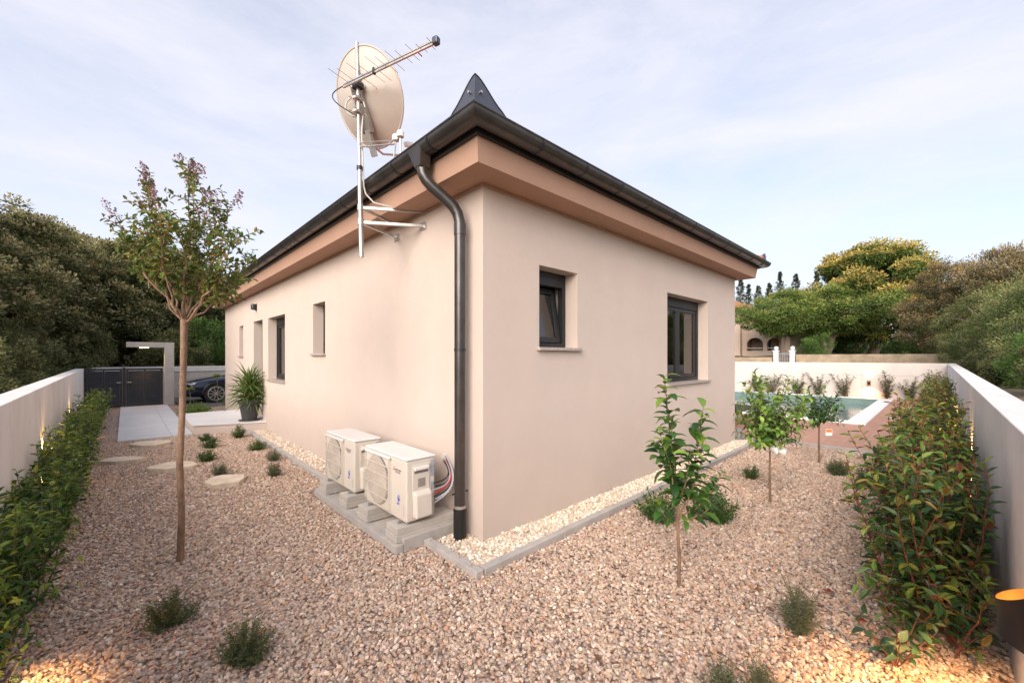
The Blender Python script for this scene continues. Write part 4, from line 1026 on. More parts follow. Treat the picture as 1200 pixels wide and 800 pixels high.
# low leafy clumps, rosemary and lavender ---------------------------------
def clump(name, label, x, y, r, h, n, L, asp, pal, group, stemmat='stem_green', lean=1.0, tmpl=T_FOLD, spikes=0, spikepal=None, cat='shrub', spacing=.012, out=1.0, fwd=.8):
    o = empty(name, (x, y, 0), label, cat, group); st = MB(); lv = Leaves()
    for i in range(n):
        a = rng.uniform(0, 6.283); q = math.sqrt(rng.uniform(.0, 1)); rr = r*q*lean; hh = h*(1-.5*q*q)*rng.uniform(.5, 1.2)
        b = V3(.25*rr*math.cos(a), .25*rr*math.sin(a), -.01)
        s_ = wob(bez(b, V3(.6*rr*math.cos(a), .6*rr*math.sin(a), hh*.6), V3(rr*math.cos(a), rr*math.sin(a), hh), 6), .004)
        st.tube([tuple(p) for p in s_], list(np.linspace(.0028, .0012, 6)), 4, caps=False)
        lv.stem(s_, spacing, L, asp, pal, .12, out, fwd, .3, .8)
    lv.build('foliage', M['leafmatt'], o, tmpl)
    st.build('stem', M[stemmat], o, smooth=True)
    if spikes:
        for i in range(spikes):
            a = rng.uniform(0, 6.283); rr = r*rng.uniform(.5, 1.25); hh = h*rng.uniform(1.1, 1.5); fl = Leaves()
            s_ = bez(V3(0, 0, h*.3), V3(.5*rr*math.cos(a), .5*rr*math.sin(a), hh*.7), V3(rr*math.cos(a), rr*math.sin(a), hh), 6)
            sp = MB().tube([tuple(p) for p in s_], .0012, 4, caps=False).build('flower_stalk', M['stem_green'], o); fl.stem(s_, .003, .010, .6, spikepal, .84, 1, .4, .3, 1)
            fl.build('flower_spike', M['petal'], sp, T_DIAMOND)
    return o
GREYGR = [(3, (.15, .175, .11)), (2, (.21, .225, .155)), (1.5, (.09, .115, .06)), (1, (.27, .27, .19))]
DKGR = [(3, (0.098, 0.137, 0.065)), (2, (0.156, 0.195, 0.098)), (1, (0.234, 0.234, 0.104))]
PURP = [(2, (.20, .17, .22)), (2, (.24, .20, .17)), (1, (.13, .11, .10))]
LG = 'lavender tufts planted in the gravel'
clump('lavender_tuft', 'spreading green lavender tuft directly below the flowering tree', -2.09, .48, .17, .17, 75, .030, .13, DKGR, LG, spikes=9, spikepal=PURP, cat='lavender', spacing=.005)
clump('lavender_tuft', 'dark bushy lavender tuft near the bottom edge, left of the middle', -1.82, -.20, .14, .22, 85, .028, .13, DKGR, LG, spikes=6, spikepal=PURP, cat='lavender', spacing=.005)
clump('lavender_tuft', 'grey green upright lavender tuft in front of the right hedge', .62, -2.20, .115, .27, 80, .028, .14, GREYGR, LG, spikes=4, spikepal=PURP, cat='lavender', spacing=.005)
clump('lavender_tuft', 'lavender tuft cut by the bottom edge, left one of the pair', -.19, -2.05, .10, .16, 45, .026, .13, GREYGR, LG, spikes=6, spikepal=PURP, cat='lavender', spacing=.006)
clump('lavender_tuft', 'lavender tuft cut by the bottom edge, right one of the pair', -.05, -2.18, .09, .15, 40, .026, .13, GREYGR, LG, spikes=6, spikepal=PURP, cat='lavender', spacing=.006)
RG = 'small dark green tufts in the gravel beside the house'
RP = [(3, (.06, .12, .035)), (2, (.10, .18, .05)), (1, (.16, .23, .07))]
tufts = [(-.62, 7.02, .14, .26, 'upright dark tuft in front of the entrance platform, right below the flower pot'),
         (-1.15, 7.15, .12, .15, 'tiny dark tuft below the left corner of the entrance platform'),
         (-1.18, 6.30, .17, .20, 'leafy green tuft right of the tree trunk, upper of two'),
         (-1.36, 5.20, .15, .18, 'leafy green tuft right of the tree trunk, lower of two'),
         (-.60, 5.55, .16, .17, 'rounded green tuft close to the kerb, below the flower pot')]
for x, y, r, h, lb_ in tufts: clump('rosemary_tuft', lb_, x, y, r, h, 60, .045, .3, RP, RG, cat='herb', spacing=.012)
clump('rosemary_tuft', 'greyish tuft near the kerb, above the one next to the white stone', -.58, 4.48, .13, .19, 70, .03, .15, GREYGR, RG, cat='herb', spacing=.008)
clump('rosemary_tuft', 'greyish tuft near the kerb, right of the white stepping stone', -.80, 3.55, .12, .20, 70, .03, .15, GREYGR, RG, cat='herb', spacing=.008)
clump('rosemary_tuft', 'greyish tuft just above the white stepping stone', -1.34, 4.05, .13, .19, 70, .03, .15, GREYGR, RG, cat='herb', spacing=.008)
clump('rosemary_tuft', 'small round green tuft between the middle sapling and the house', 3.85, -1.02, .12, .18, 70, .035, .3, RP, RG, cat='herb', spacing=.010)
clump('rosemary_tuft', 'dark spiky tuft right of the small dark sapling', 4.9, -1.79, .15, .22, 70, .04, .16, DKGR, RG, cat='herb', spacing=.007)
clump('rosemary_tuft', 'dark spiky tuft touching the right hedge', 4.55, -2.20, .20, .30, 80, .045, .16, DKGR, RG, cat='herb', spacing=.007)
clump('rosemary_tuft', 'small dark tuft by the terrace kerb at the right hedge', 6.2, -2.15, .14, .28, 60, .045, .16, DKGR, RG, cat='herb', spacing=.007)
BG_ = 'low bushy plants beside the tall sapling'
BP = [(3, (.05, .12, .03)), (2, (.08, .17, .04)), (1, (.13, .23, .06)), (1, (.03, .07, .02))]
clump('leafy_bush', 'low bushy green plant left of the tall sapling, by the kerb', 1.62, -.82, .24, .30, 90, .045, .36, BP, BG_, cat='bush', spacing=.016)
clump('leafy_bush', 'low bushy green plant right of the tall sapling', 2.02, -1.22, .25, .30, 110, .045, .30, BP, BG_, cat='bush', spacing=.014)
clump('leafy_bush', 'bright green low bush between the path and the entrance platform', -.85, 11.6, .42, .36, 140, .07, .4, [(3, (.12, .22, .03)), (2, (.18, .28, .05)), (1, (.06, .13, .03))], None, cat='bush', spacing=.03)
clump('leafy_bush', 'small green bush in front of the car wheel', .35, 13.2, .40, .40, 110, .07, .4, [(3, (.08, .16, .03)), (2, (.14, .22, .05))], None, cat='bush', spacing=.03)
# tall pale flower stalks by the car
def stalk(x, y, h, label):
    o = empty('euphorbia_plant', (x, y, 0), label, 'plant', 'stalks with yellowish heads in front of the car')
    st = MB(); st.tube([(0, 0, 0), (.03, 0, h*.5), (0, .02, h)], [.012, .01, .008], 6); lv = Leaves(); n = 60
    D = rdir(n); D[:, 2] = abs(D[:, 2])*.6; lv.cloud(np.tile(V3(0, .02, h), (n, 1))+D*.03, D, rdir(n)+V3(0, 0, 1), .13, .3, [(2, (.30, .32, .08)), (2, (.20, .26, .07)), (1, (.38, .34, .14))])
    st.build('stem', M['stem_green'], o); lv.build('flower_head', M['leafmatt'], o)
stalk(-.05, 14.0, .98, 'tall yellowish flower stalk in front of the car wheel'); stalk(-.75, 14.3, .55, 'short yellowish flower stalk in front of the car bumper'); stalk(.45, 13.8, .6, 'middle-height yellowish stalk close to the house edge')
# plant corner at the bottom right under the lamp
def seedling():
    o = empty('young_shrub', (.66, -2.62, 0), 'young broad-leaved plant cut by the bottom edge under the corner lamp', 'plant'); st = MB(); lv = Leaves()
    for i in range(9):
        a = i*2.4; s_ = bez(V3(0, 0, 0), V3(.05*math.cos(a), .05*math.sin(a), .1), V3(.15*math.cos(a), .15*math.sin(a), .20+.03*(i % 3)), 6)
        st.tube([tuple(p) for p in s_], .0025, 5); lv.stem(s_, .030, .075, .5, [(2, (.06, .13, .06)), (1, (.16, .22, .10)), (1, (.03, .08, .04))], .3, 1, .5, .3, 1)
    st.build('stem', M['stem_red'], o); lv.build('foliage', M['leaf'], o, T_DETAIL, True)
seedling()
# red fallen leaves
fl = [(1.25, -2.25, 'dark red fallen leaf beside the right hedge'), (1.0, -2.45, 'brown red fallen leaf below the right hedge'), (2.1, -1.75, 'small orange fallen leaf between the saplings and the hedge'), (-.55, 1.32, 'dry brown leaf lying between the air conditioners'), (.9, -1.9, 'small fallen leaf near the tall sapling')]
for x, y, lb_ in fl:
    c = np.array([[.33, .05, .03]]) if 'red' in lb_ else np.array([[.30, .14, .05]])
    n_ = 3; o = leafmesh('fallen_leaf', np.array([[0, 0, .0]]*n_), np.array([[1, .2, .1], [-.3, 1, .15], [.5, -.8, .1]]), np.array([[0, 0, 1.]]*n_), np.array([.045, .04, .035]), np.array([.022]*n_), np.repeat(c, n_, 0), M['leafmatt'], None, T_FOLD)
    o.location = (x, y, .11 if 'dry' in lb_ else .026); tag(o, lb_, 'leaf', 'leaves fallen on the gravel')

# hedges ------------------------------------------------------------------
def hedge_stems(nst, base, top, h, lv, st, L, asp, pal, tippal, spacing, sidelen=.28, tipfrac=.35, droop=0., tipscale=.9, scale=None):
    for i in range(nst):
        b = base(); hh = h(b)*rng.uniform(.72, 1.08); e = top(b, hh)
        s_ = wob(bez(b, (b+e)/2+rng.normal(0, .04, 3), e, 8), .008)
        st.tube([tuple(p) for p in s_], list(np.linspace(.006, .0022, len(s_))), 5, caps=False)
        lv.stem(s_, spacing, L, asp, pal, .22, 1, .5, .3, tipscale, droop, tippal, tipfrac)
        for k in range(6):
            t = rng.uniform(.08, .9); p = s_[int(t*7)]; dd = rdir(1)[0]; dd[2] = abs(dd[2])*.8+.15
            q_ = p+nrm(dd)*sidelen*rng.uniform(.5, 1.1)*(1-.3*t); q_ = clampf(q_)
            s2 = bez(p, (p+q_)/2+V3(0, 0, -.02), q_, 5); st.tube([tuple(v) for v in s2], [.003, .0025, .002, .0018, .0015], 4, caps=False)
            lv.stem(s2, spacing, L*.92, asp, pal, .25, 1, .5, .3, tipscale, droop, tippal, tipfrac)
# right photinia hedge
hr = empty('photinia_hedge', (5, -2.75, 0), 'long green hedge with reddish and yellow new leaves along the right wall', 'hedge')
PH = [(4, (.04, .095, .028)), (3, (.065, .135, .03)), (2, (.11, .19, .035)), (1, (.025, .06, .022)), (1, (.20, .20, .035))]
PHT = [(1.6, (0.255, 0.179, 0.040)), (2.2, (0.255, 0.294, 0.050)), (.8, (0.204, 0.074, 0.030)), (3, (0.145, 0.242, 0.040))]
clampf = lambda q: q
lv = Leaves(); st = MB()
def clampR(q):
    q[1] = min(max(q[1], -2.96), -2.26 if q[0] < 3.5 else (-2.36 if q[0] < 8 else -2.5)); return q
clampf = clampR
seg = [(.95, 4.2, 190, .084, .027), (4.2, 9.5, 190, .088, .034), (9.5, 18.0, 170, .10, .05)]
for x0, x1, nst, L_, sp in seg:
    hedge_stems(nst, lambda: V3(rng.uniform(x0, x1), rng.uniform(-2.90, -2.62), 0), lambda b, hh: clampR(V3(b[0]+rng.normal(0, .16), b[1]+rng.normal(.07, .17), hh*(1 if rng.uniform() < .7 else rng.uniform(.35, .8)))),
                lambda b: 1.0+.08*math.sin(b[0]*1.7)+.006*b[0], lv, st, L_*1.08, .38, PH, PHT, sp, .26, .19, .0)
lv.build('foliage', M['leaf'], hr, T_DETAIL if False else T_FOLD); st.build('stem', M['stem_red'], hr, smooth=True)
for c_ in children(hr): c_.location = (-5, 2.75, 0)
# left hedge
hl = empty('laurel_hedge', (-2.8, 4, 0), 'low glossy green hedge along the left wall', 'hedge')
LH = [(4, (0.041, 0.094, 0.020)), (3, (0.068, 0.150, 0.024)), (2, (0.115, 0.213, 0.031)), (1, (0.027, 0.056, 0.015))]
LHT = [(3, (0.176, 0.263, 0.033)), (1.3, (0.338, 0.375, 0.044)), (1, (0.095, 0.188, 0.028))]
lv = Leaves(); st = MB()
def clampL(q):
    q[0] = min(max(q[0], -2.93-.019*q[1]+.03), -2.50); return q
clampf = clampL
for y0, y1, nst, L_, sp in ((.35, 3.2, 95, .072, .026), (3.2, 7, 110, .075, .032), (7, 13.2, 120, .085, .045)):
    hedge_stems(nst, lambda: V3(rng.uniform(-2.92, -2.72), rng.uniform(y0, y1), 0), lambda b, hh: clampL(V3(b[0]+rng.normal(0, .09), b[1]+rng.normal(0, .12), hh)),
                lambda b: .68+.05*math.sin(b[1]*1.3)+.10*(b[1] > 3.3), lv, st, L_, .42, LH, LHT, sp, .20, .30)
lv.build('foliage', M['leaf'], hl, T_FOLD); st.build('stem', M['stem_green'], hl, smooth=True)
for c_ in children(hl): c_.location = (2.8, -4, 0)

# climbing shrubs in front of the pool wall
wl_ = [(3.04, .95, 'thin shrub on the cream wall seen just right of the house corner'), (2.45, .9, 'second thin shrub on the cream wall, counted from the house corner'), (1.45, 1.05, 'thin shrub on the cream wall, third counted from the house corner'), (.75, 1.0, 'thin shrub on the cream wall left of its vertical joint'),
       (-.10, .98, 'spreading shrub on the cream wall just left of the lit lamp'), (-1.35, 1.10, 'tall thin shrub on the cream wall just right of the lit lamp'), (-1.98, .95, 'dark thin shrub on the cream wall closest to the right hedge')]
for i, (y, h, lb_) in enumerate(wl_):
    o = empty('wall_shrub', (18.66, y, 0), lb_, 'shrub', 'thin shrubs along the cream wall'); lv = Leaves(); st = MB()
    for k in range(10):
        a = rng.normal(0, .22); s_ = wob(bez(V3(0, 0, 0), V3(0, a*.5, h*.5), V3(rng.normal(.03, .04), a, h*rng.uniform(.45, 1.02)), 6), .02)
        st.tube([tuple(p) for p in s_], [.008, .007, .006, .005, .004, .003], 5, caps=False); lv.stem(s_, .026, .115, .5, [(3, (.10, .14, .07)), (2, (.15, .18, .09)), (1, (.22, .17, .11))], .12, 1, .4, .4, .9)
    lv.build('foliage', M['leafmatt'], o); st.build('stem', M['bark'], o)

# crape myrtle -------------------------------------------------------------
def myrtle():
    o = empty('flowering_tree', (-1.97, 1.43, 0), 'slender young tree with pink flower tips standing alone in the gravel on the left', 'tree')
    rx, ry = RGT.x, RGT.y
    def pt(lat, dep, z): return V3(rx*lat+FWD.x*dep, ry*lat+FWD.y*dep, z)
    st = MB(); lv = Leaves(); fl = Leaves()
    tr = [pt(0, 0, -.02), pt(.01, 0, .4), pt(-.005, .0, .8), pt(.015, 0, 1.2), pt(.025, 0, 1.6), pt(.03, 0, 1.90), pt(.028, 0, 1.97)]
    st.tube([tuple(p) for p in tr], [.026, .0235, .0225, .022, .022, .025, .023], 14)
    pal = [(3, (.11, .18, .035)), (3, (.17, .23, .045)), (2, (.25, .27, .055)), (1.2, (.28, .18, .05)), (1.2, (.06, .11, .025))]
    palt = [(2, (.07, .12, .03)), (2, (.12, .10, .04)), (1, (.10, .15, .04))]
    fpal = [(3, (.36, .19, .27)), (2, (.25, .13, .17)), (1, (.46, .30, .37)), (2, (.20, .17, .10))]
    main = [(-0.25, 0, 2.35, -0.27, 0.02, 2.95, 0.75), (-0.12, -0.05, 2.42, -0.2, -0.08, 3.05, 0.45), (-0.02, 0.1, 2.35, 0, 0.12, 3.15, 0.525), (0.1, -0.08, 2.3, 0.16, -0.1, 3.12, 0.6), (0.2, 0.05, 2.2, 0.34, 0.1, 2.96, 0.375),
            (0.08, 0.12, 2.3, 0.1, 0.25, 2.95, 0.375), (0.28, -0.05, 2.12, 0.5, -0.05, 2.67, 0), (-0.1, 0.2, 2.2, -0.15, 0.35, 2.77, 0.375), (0.25, 0.15, 2.1, 0.42, 0.22, 2.53, 0), (-0.2, -0.15, 2.3, -0.3, -0.25, 2.73, 0.3), (0.05, -0.2, 2.2, 0.1, -0.35, 2.77, 0.225)]
    F0 = pt(.03, 0, 1.93)
    for i, (a, b, c, d, e, f, fp) in enumerate(main):
        m_ = bez(F0, pt(a*.42+.02, b*.5, 1.93+(c-1.93)*.42), pt(a, b, c+.05), 7); s_ = np.concatenate([m_, bez(pt(a, b, c+.05), pt((a+d)/2+.02, (b+e)/2, (c+f)/2), pt(d, e, f), 8)[1:]])
        s_ = wob(s_, .010); st.tube([tuple(p) for p in s_], list(np.linspace(.0135 if i in (0, 3, 6) else .0085, .0022, len(s_))), 7)
        lv.stem(s_[5:], .014, .060, .5, pal, .1, 1, .5, .35, .7, .1, palt, .2)
        def inflo(tip, dr, ln, n):
            ts = rng.uniform(0, 1, n); P = tip+dr*ln*ts[:, None]+rdir(n)*(.045*(1-ts)+.008)[:, None]; D = nrm(rdir(n)+dr*.4); fl.cloud(P, D, rdir(n), .018, .9, fpal)
            for q in P[::7]:
                st.tube([tuple(tip+dr*ln*.3), tuple(q)], .0012, 4, caps=False)
        if fp: inflo(s_[-1]-V3(0, 0, .05), nrm(s_[-1]-s_[-3]), .20 if i == 0 else .14, int(330*fp) if i == 0 else int(190*fp))
        nsub = 19
        for k in range(nsub):
            t = rng.uniform(.30, .98); p = s_[int(t*(len(s_)-1))]; dd = rdir(1)[0]; dd[2] = abs(dd[2])*.9+.25; dd = nrm(dd)
            ln = rng.uniform(.14, .34)*(1.1-.4*t); q = p+dd*ln
            s2 = wob(bez(p, p+dd*ln*.5+V3(0, 0, .01), q, 6), .006); st.tube([tuple(v) for v in s2], [.005, .004, .0035, .003, .002, .0015], 5, caps=False)
            lv.stem(s2, .0145, .058, .5, pal, .12, 1, .5, .35, .8, .1, palt, .15)
            if fp and t > .8 and rng.uniform() < .35*fp+.1: inflo(q, nrm(dd+V3(0, 0, .5)), .09, 45)
    # a long low spray reaching right over the eave
    for (d, e, f) in ((.62, -.02, 2.42), (.55, .05, 2.28), (.60, -.1, 2.56), (-.44, 0, 2.66), (-.42, .05, 2.5)):
        s_ = wob(bez(pt(.15 if d > 0 else -.25, 0, 2.2), pt(d*.6, e, f), pt(d, e, f), 8), .008); st.tube([tuple(v) for v in s_], list(np.linspace(.006, .002, 8)), 5)
        lv.stem(s_, .013, .058, .5, pal, .1, 1, .5, .35, .9, .15)
    st.build('trunk', M['bark'], o, smooth=True); lv.build('crown', M['leaf'], o); fl.build('flower_cluster', M['petal'], o, T_DIAMOND)
myrtle()

# potted yucca
def yucca():
    o = empty('flower_pot', (-.245, 8.02, .213), 'tall dark plastic pot on the entrance platform', 'pot')
    z = 0
    MB().lathe([(.20, 0), (.215, .012), (.21, .022), (.0, .022)], 32, (0, 0, 0)).build('saucer', M['pot'], o, smooth=True)
    MB().lathe([(.145, .024), (.20, .38), (.225, .385), (.235, .47), (.222, .47), (.212, .40), (.205, .40)], 36, (0, 0, 0), cap=False).build('pot_body', M['pot'], o, smooth=True)
    MB().lathe([(.0, .42), (.208, .42)], 24, (0, 0, 0), cap=False).build('soil', M['soil'], o)
    y = empty('yucca_plant', (-.245, 8.02, .60), 'spiky green yucca growing in the dark pot', 'plant'); st = MB(); P = []; D = []; L_ = []
    for j, (a, r, h) in enumerate(((.3, .06, .34), (2.4, .07, .22), (4.4, .05, .46), (5.4, .10, .16))):
        top = V3(r*math.cos(a), r*math.sin(a), h); st.tube([(.5*top[0], .5*top[1], 0), tuple(top)], [.022, .018], 8)
        n = 62; ph = np.arange(n)*2.4; el = np.linspace(-.55, 1.35, n)+rng.normal(0, .1, n)
        P.append(top+np.stack([.015*np.cos(ph), .015*np.sin(ph), np.linspace(-.08, .03, n)], 1)); D.append(np.stack([np.cos(ph)*np.cos(el), np.sin(ph)*np.cos(el), np.sin(el)], 1)); L_.append(rng.uniform(.38, .56, n))
    P = np.concatenate(P); D = np.concatenate(D); L_ = np.concatenate(L_); n = len(P)
    T = (np.array([(-.5, 0, 0), (.5, 0, 0), (-.5, .5, .03), (.5, .5, .03), (0, 1, -.12)]), None)
    tv = np.array([(-.4, 0, 0), (0, 0, -.02), (.4, 0, 0), (-.5, .4, .03), (0, .4, 0), (.5, .4, .03), (-.35, .75, -.03), (0, .75, -.05), (.35, .75, -.03), (-.03, 1, -.13), (0, 1, -.13), (.03, 1, -.13)])
    tf = np.array([(a, a+1, a+4, a+3) for a in (0, 1, 3, 4, 6, 7)])
    leafmesh('foliage', P, D, np.tile(V3(0, 0, 1), (n, 1))+rng.normal(0, .15, (n, 3)), L_, np.full(n, .030), pick([(3, (.10, .18, .04)), (2, (.17, .25, .06)), (1, (.24, .27, .09)), (1, (.05, .10, .03))], n), M['leaf'], y, (tv, tf), True)
    st.build('stem', M['bark'], y, smooth=True)
yucca()

# ------------------------------------------------------------------ trees beyond the walls
def tree_meshes(key, H, RX, hz0, nclump, leaves, L, asp, pal, palt, bark, trunk_r=.16, clump_r=.45, flat=1.0, limbs=9, lean=0, shape='oval', multi=1, inner=.35, sunlitf=.6):
    """crown: many leaf clumps spread over an uneven crown volume, each carried by a limb"""
    st = MB(); P = []; D = []; Nn = []; C = []; Ls = []
    cz = (H+hz0)/2; rz = (H-hz0)/2
    lobes = [(rdir(1)[0], rng.uniform(.15, .40)) for _ in range(7)]
    cents = []
    for i in range(nclump):
        d = rdir(1)[0]
        if shape == 'dome' and d[2] < 0: d[2] *= .55
        d = nrm(d); k = rng.uniform(.80, 1.0) if rng.uniform() > inner else rng.uniform(.35, .8)
        bump = 1+sum(a*max(0, float(np.dot(d, l)))**4 for l, a in lobes)-.12
        c = V3(d[0]*RX*k*bump, d[1]*RX*k*bump, cz+d[2]*rz*k*min(bump, 1.12)); cents.append((c, k))
    for c, k in cents:
        n = int(leaves*rng.uniform(.7, 1.3)); r = clump_r*rng.uniform(.7, 1.3)
        q = rdir(n)*(rng.uniform(0, 1, (n, 1))**.45)*r*V3(1, 1, .95*flat); 
        out = nrm(c-V3(0, 0, cz-.3*rz)); p = c+q; P.append(p); dd = nrm(q+out*.3*r+rng.normal(0, .35*r, (n, 3))); D.append(dd); Nn.append(nrm(V3(0, 0, .7)+out*1.1+nrm(q)*.6+rng.normal(0, .5, (n, 3))))
        cc = pick(pal, n); up = (q[:, 2] > .1*r) & (rng.uniform(size=n) < sunlitf) & (k > .75); c2 = pick(palt, n); cc[up] = c2[up]; cc *= rng.uniform(.82, 1.18); C.append(cc)  # upper leaves of outer clumps get a paler palette: sunlight put into the colour
        Ls.append(L*rng.uniform(.6, 1.25, n))
    for m_ in range(multi):
        a0 = 6.283*m_/multi+.5; off = V3(math.cos(a0), math.sin(a0), 0)*(.25 if multi > 1 else 0); top = V3(lean+off[0]*4, off[1]*4, hz0+(H-hz0)*.55)
        tr = wob(bez(off*.5, off*1.2+V3(lean*.3, 0, hz0), top, 9), .05); tr[0][2] = -.3
        st.tube([tuple(p) for p in tr], list(np.linspace(trunk_r, trunk_r*.3, 9)), 9)
        for i in range(limbs):
            b = tr[rng.integers(3, 9)]; c = cents[rng.integers(len(cents))][0]
            s_ = wob(bez(b, (b+c)/2+V3(0, 0, .25), c, 6), .05); st.tube([tuple(p) for p in s_], list(np.linspace(trunk_r*.38, .015, 6)), 6, caps=False)
    P, D, Nn, C, Ls = map(np.concatenate, (P, D, Nn, C, Ls))
    crown = leafmesh('crown', P, D, Nn, Ls, Ls*asp, np.clip(C, .004, 1), M['leafmatt'], None, T_DIAMOND)
    trunk = st.build('trunk', M[bark], None, smooth=True)
    return crown, trunk
def make_tree(proto, x, y, z, label, name='tree', cat='tree', group=None, rz=0, s=1, sz=None):
    o = empty(name, (x, y, z), label, cat, group, rz); o.scale = (s, s, sz or s)
    crown, trunk = proto
    for q in (crown, trunk):
        if q.parent is None: q.parent = o
        else: c = q.copy(); col.objects.link(c); c.parent = o
    return o
OAK = [(4, (0.118, 0.133, 0.050)), (3, (0.195, 0.204, 0.078)), (2, (0.063, 0.070, 0.031)), (1, (0.266, 0.251, 0.110))]
OAK_SUNLIT = [(3, (0.390, 0.332, 0.169)), (2, (0.468, 0.390, 0.208)), (2, (0.260, 0.260, 0.111))]  # paler oak leaves for clump tops, sunlight painted into the leaf colour
oakA = tree_meshes('oakA', 6.4, 2.9, -.6, 420, 230, .12, .6, OAK, OAK_SUNLIT, 'barkgrey', .17, .40, limbs=14, sunlitf=.75)
oakB = tree_meshes('oakB', 6.0, 2.7, -.6, 380, 230, .12, .6, OAK, OAK_SUNLIT, 'barkgrey', .15, .40, limbs=14, sunlitf=.75)
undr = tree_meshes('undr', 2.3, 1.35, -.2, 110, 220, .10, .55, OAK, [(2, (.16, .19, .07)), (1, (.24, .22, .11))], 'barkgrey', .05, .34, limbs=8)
LT = 'evergreen oaks beyond the left wall'
T_L = [(oakA, -6.7, 11.5, .75, 'dense olive green oak at the left edge, above the near part of the wall', 0, .78), (oakB, -7.2, 15.8, .9, 'dense oak behind the left wall, second from the left edge', 1.4, .93), (oakA, -5.6, 20.6, .9, 'dense oak rising above the far end of the left wall', 2.2, .93),
       (oakB, -2.3, 23.0, .9, 'dense oak directly behind the louvred gates', 3.5, 1.0), (oakA, .9, 25.0, .9, 'dark oak seen through the flowering tree above the portal', 4.6, .80), (oakB, 4.2, 25.5, .9, 'dark oak behind the parked car, beside the house edge', 5.1, .80), (oakA, -8.2, 24.5, .9, 'oak standing in the second row behind the left wall', .7, 1.0), (oakB, -4.4, 26.5, .9, 'oak in the second row behind the gates', .3, 1.15), (oakA, -1.0, 27.5, .9, 'oak in the second row, right behind the flowering tree', 1.9, 1.05), (oakA, -6.9, 18.3, .9, 'oak squeezed between two larger oaks behind the left wall', 3.3, .92)]
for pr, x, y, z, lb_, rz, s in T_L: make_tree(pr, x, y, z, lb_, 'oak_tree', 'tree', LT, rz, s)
for x, y, s, lb_ in ((-5.0, 8.6, .62, 'low oak scrub above the left wall, closest to the picture edge'), (-5.0, 11.4, .66, 'low oak scrub above the left wall, halfway along it'), (-4.9, 14.4, .70, 'low oak scrub above the left wall, last one before the gates'), (-3.6, 19.9, .8, 'low oak scrub right behind the hinge side of the gates'), (-.9, 20.2, .75, 'low oak scrub behind the concrete portal column')):
    make_tree(undr, x, y, .9, lb_, 'oak_scrub', 'bush', 'low oak scrub beyond the left and rear walls', x*3, s)
for x, y, s, lb_ in ((9.2, -4.35, .5, 'low scrub behind the right wall at the picture edge'), (13.2, -4.0, .45, 'low scrub behind the right wall under the feathery trees'), (17.0, -3.9, .48, 'low scrub behind the right wall towards the garden corner')):
    make_tree(undr, x, y, .85, lb_, 'scrub', 'bush', 'low scrub beyond the right wall', x*3, s)
gb = tree_meshes('gb', 2.6, 1.3, .0, 60, 200, .09, .5, [(3, (.07, .14, .03)), (2, (.11, .20, .04))], [(1, (.15, .26, .05))], 'barkgrey', .05, .35, limbs=6)
make_tree(gb, .9, 21.3, .9, 'bright green bush behind the low wall beside the house edge', 'green_bush', 'bush', None, 0, 1.0)

# right side
big = tree_meshes('big', 9.2, 4.2, 1.5, 380, 300, .19, .62, [(4, (0.100, 0.163, 0.037)), (3, (0.175, 0.225, 0.050)), (2, (0.050, 0.088, 0.025))], [(3, (0.525, 0.400, 0.112)), (3, (0.625, 0.475, 0.163)), (2, (0.300, 0.300, 0.075))], 'barkgrey', .42, .62, limbs=22, shape='dome', sunlitf=.9)  # gold second palette paints warm sun glow on the upper leaves
make_tree(big, 38.5, .75, 1.5, 'largest tree right of the house, with a thick trunk and a rounded crown, golden sun glow coloured into its upper leaves', 'broadleaf_tree', 'tree', None, .6, .96)
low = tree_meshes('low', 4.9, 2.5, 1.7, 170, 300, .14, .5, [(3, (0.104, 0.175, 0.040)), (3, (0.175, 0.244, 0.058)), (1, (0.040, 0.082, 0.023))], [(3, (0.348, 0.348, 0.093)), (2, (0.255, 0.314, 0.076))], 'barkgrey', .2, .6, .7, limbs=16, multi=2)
make_tree(low, 31.2, 4.95, 1.5, 'low spreading green tree in front of the arched house', 'broadleaf_tree', 'tree', None, 0, .9)
make_tree(low, 33.5, 2.7, 1.5, 'low dark green tree between the arched house and the largest tree', 'broadleaf_tree', 'tree', None, 2.0, .98)
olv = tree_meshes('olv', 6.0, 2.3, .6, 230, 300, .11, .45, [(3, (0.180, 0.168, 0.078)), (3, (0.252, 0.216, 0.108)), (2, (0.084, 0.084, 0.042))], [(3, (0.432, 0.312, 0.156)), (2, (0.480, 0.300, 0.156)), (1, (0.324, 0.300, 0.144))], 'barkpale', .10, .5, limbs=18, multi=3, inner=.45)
make_tree(olv, 29.0, -3.3, 1.4, 'brownish thin-leaved tree with pale trunks right of the largest tree', 'olive_tree', 'tree', 'brownish trees beyond the garden corner', 0, .84)
make_tree(olv, 27.0, -4.7, 1.4, 'brownish tree with reddish top behind the green junipers', 'olive_tree', 'tree', 'brownish trees beyond the garden corner', 2, .86)
make_tree(olv, 24.0, -5.7, .9, 'tall reddish brown tree at the right edge of the picture', 'olive_tree', 'tree', 'brownish trees beyond the garden corner', 4, .84)
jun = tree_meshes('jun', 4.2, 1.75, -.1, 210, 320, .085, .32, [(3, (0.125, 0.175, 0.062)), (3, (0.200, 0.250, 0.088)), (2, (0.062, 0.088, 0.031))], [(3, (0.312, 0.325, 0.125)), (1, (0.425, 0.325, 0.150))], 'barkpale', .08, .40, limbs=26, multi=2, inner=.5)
JT = 'feathery green trees behind the right wall'
make_tree(jun, 22.8, -4.9, .95, 'feathery green tree above the right wall, the one closest to the garden corner', 'juniper_tree', 'tree', JT, 0, .9)
make_tree(jun, 18.8, -4.9, .95, 'feathery green tree above the middle of the right wall', 'juniper_tree', 'tree', JT, 2.3, .82)
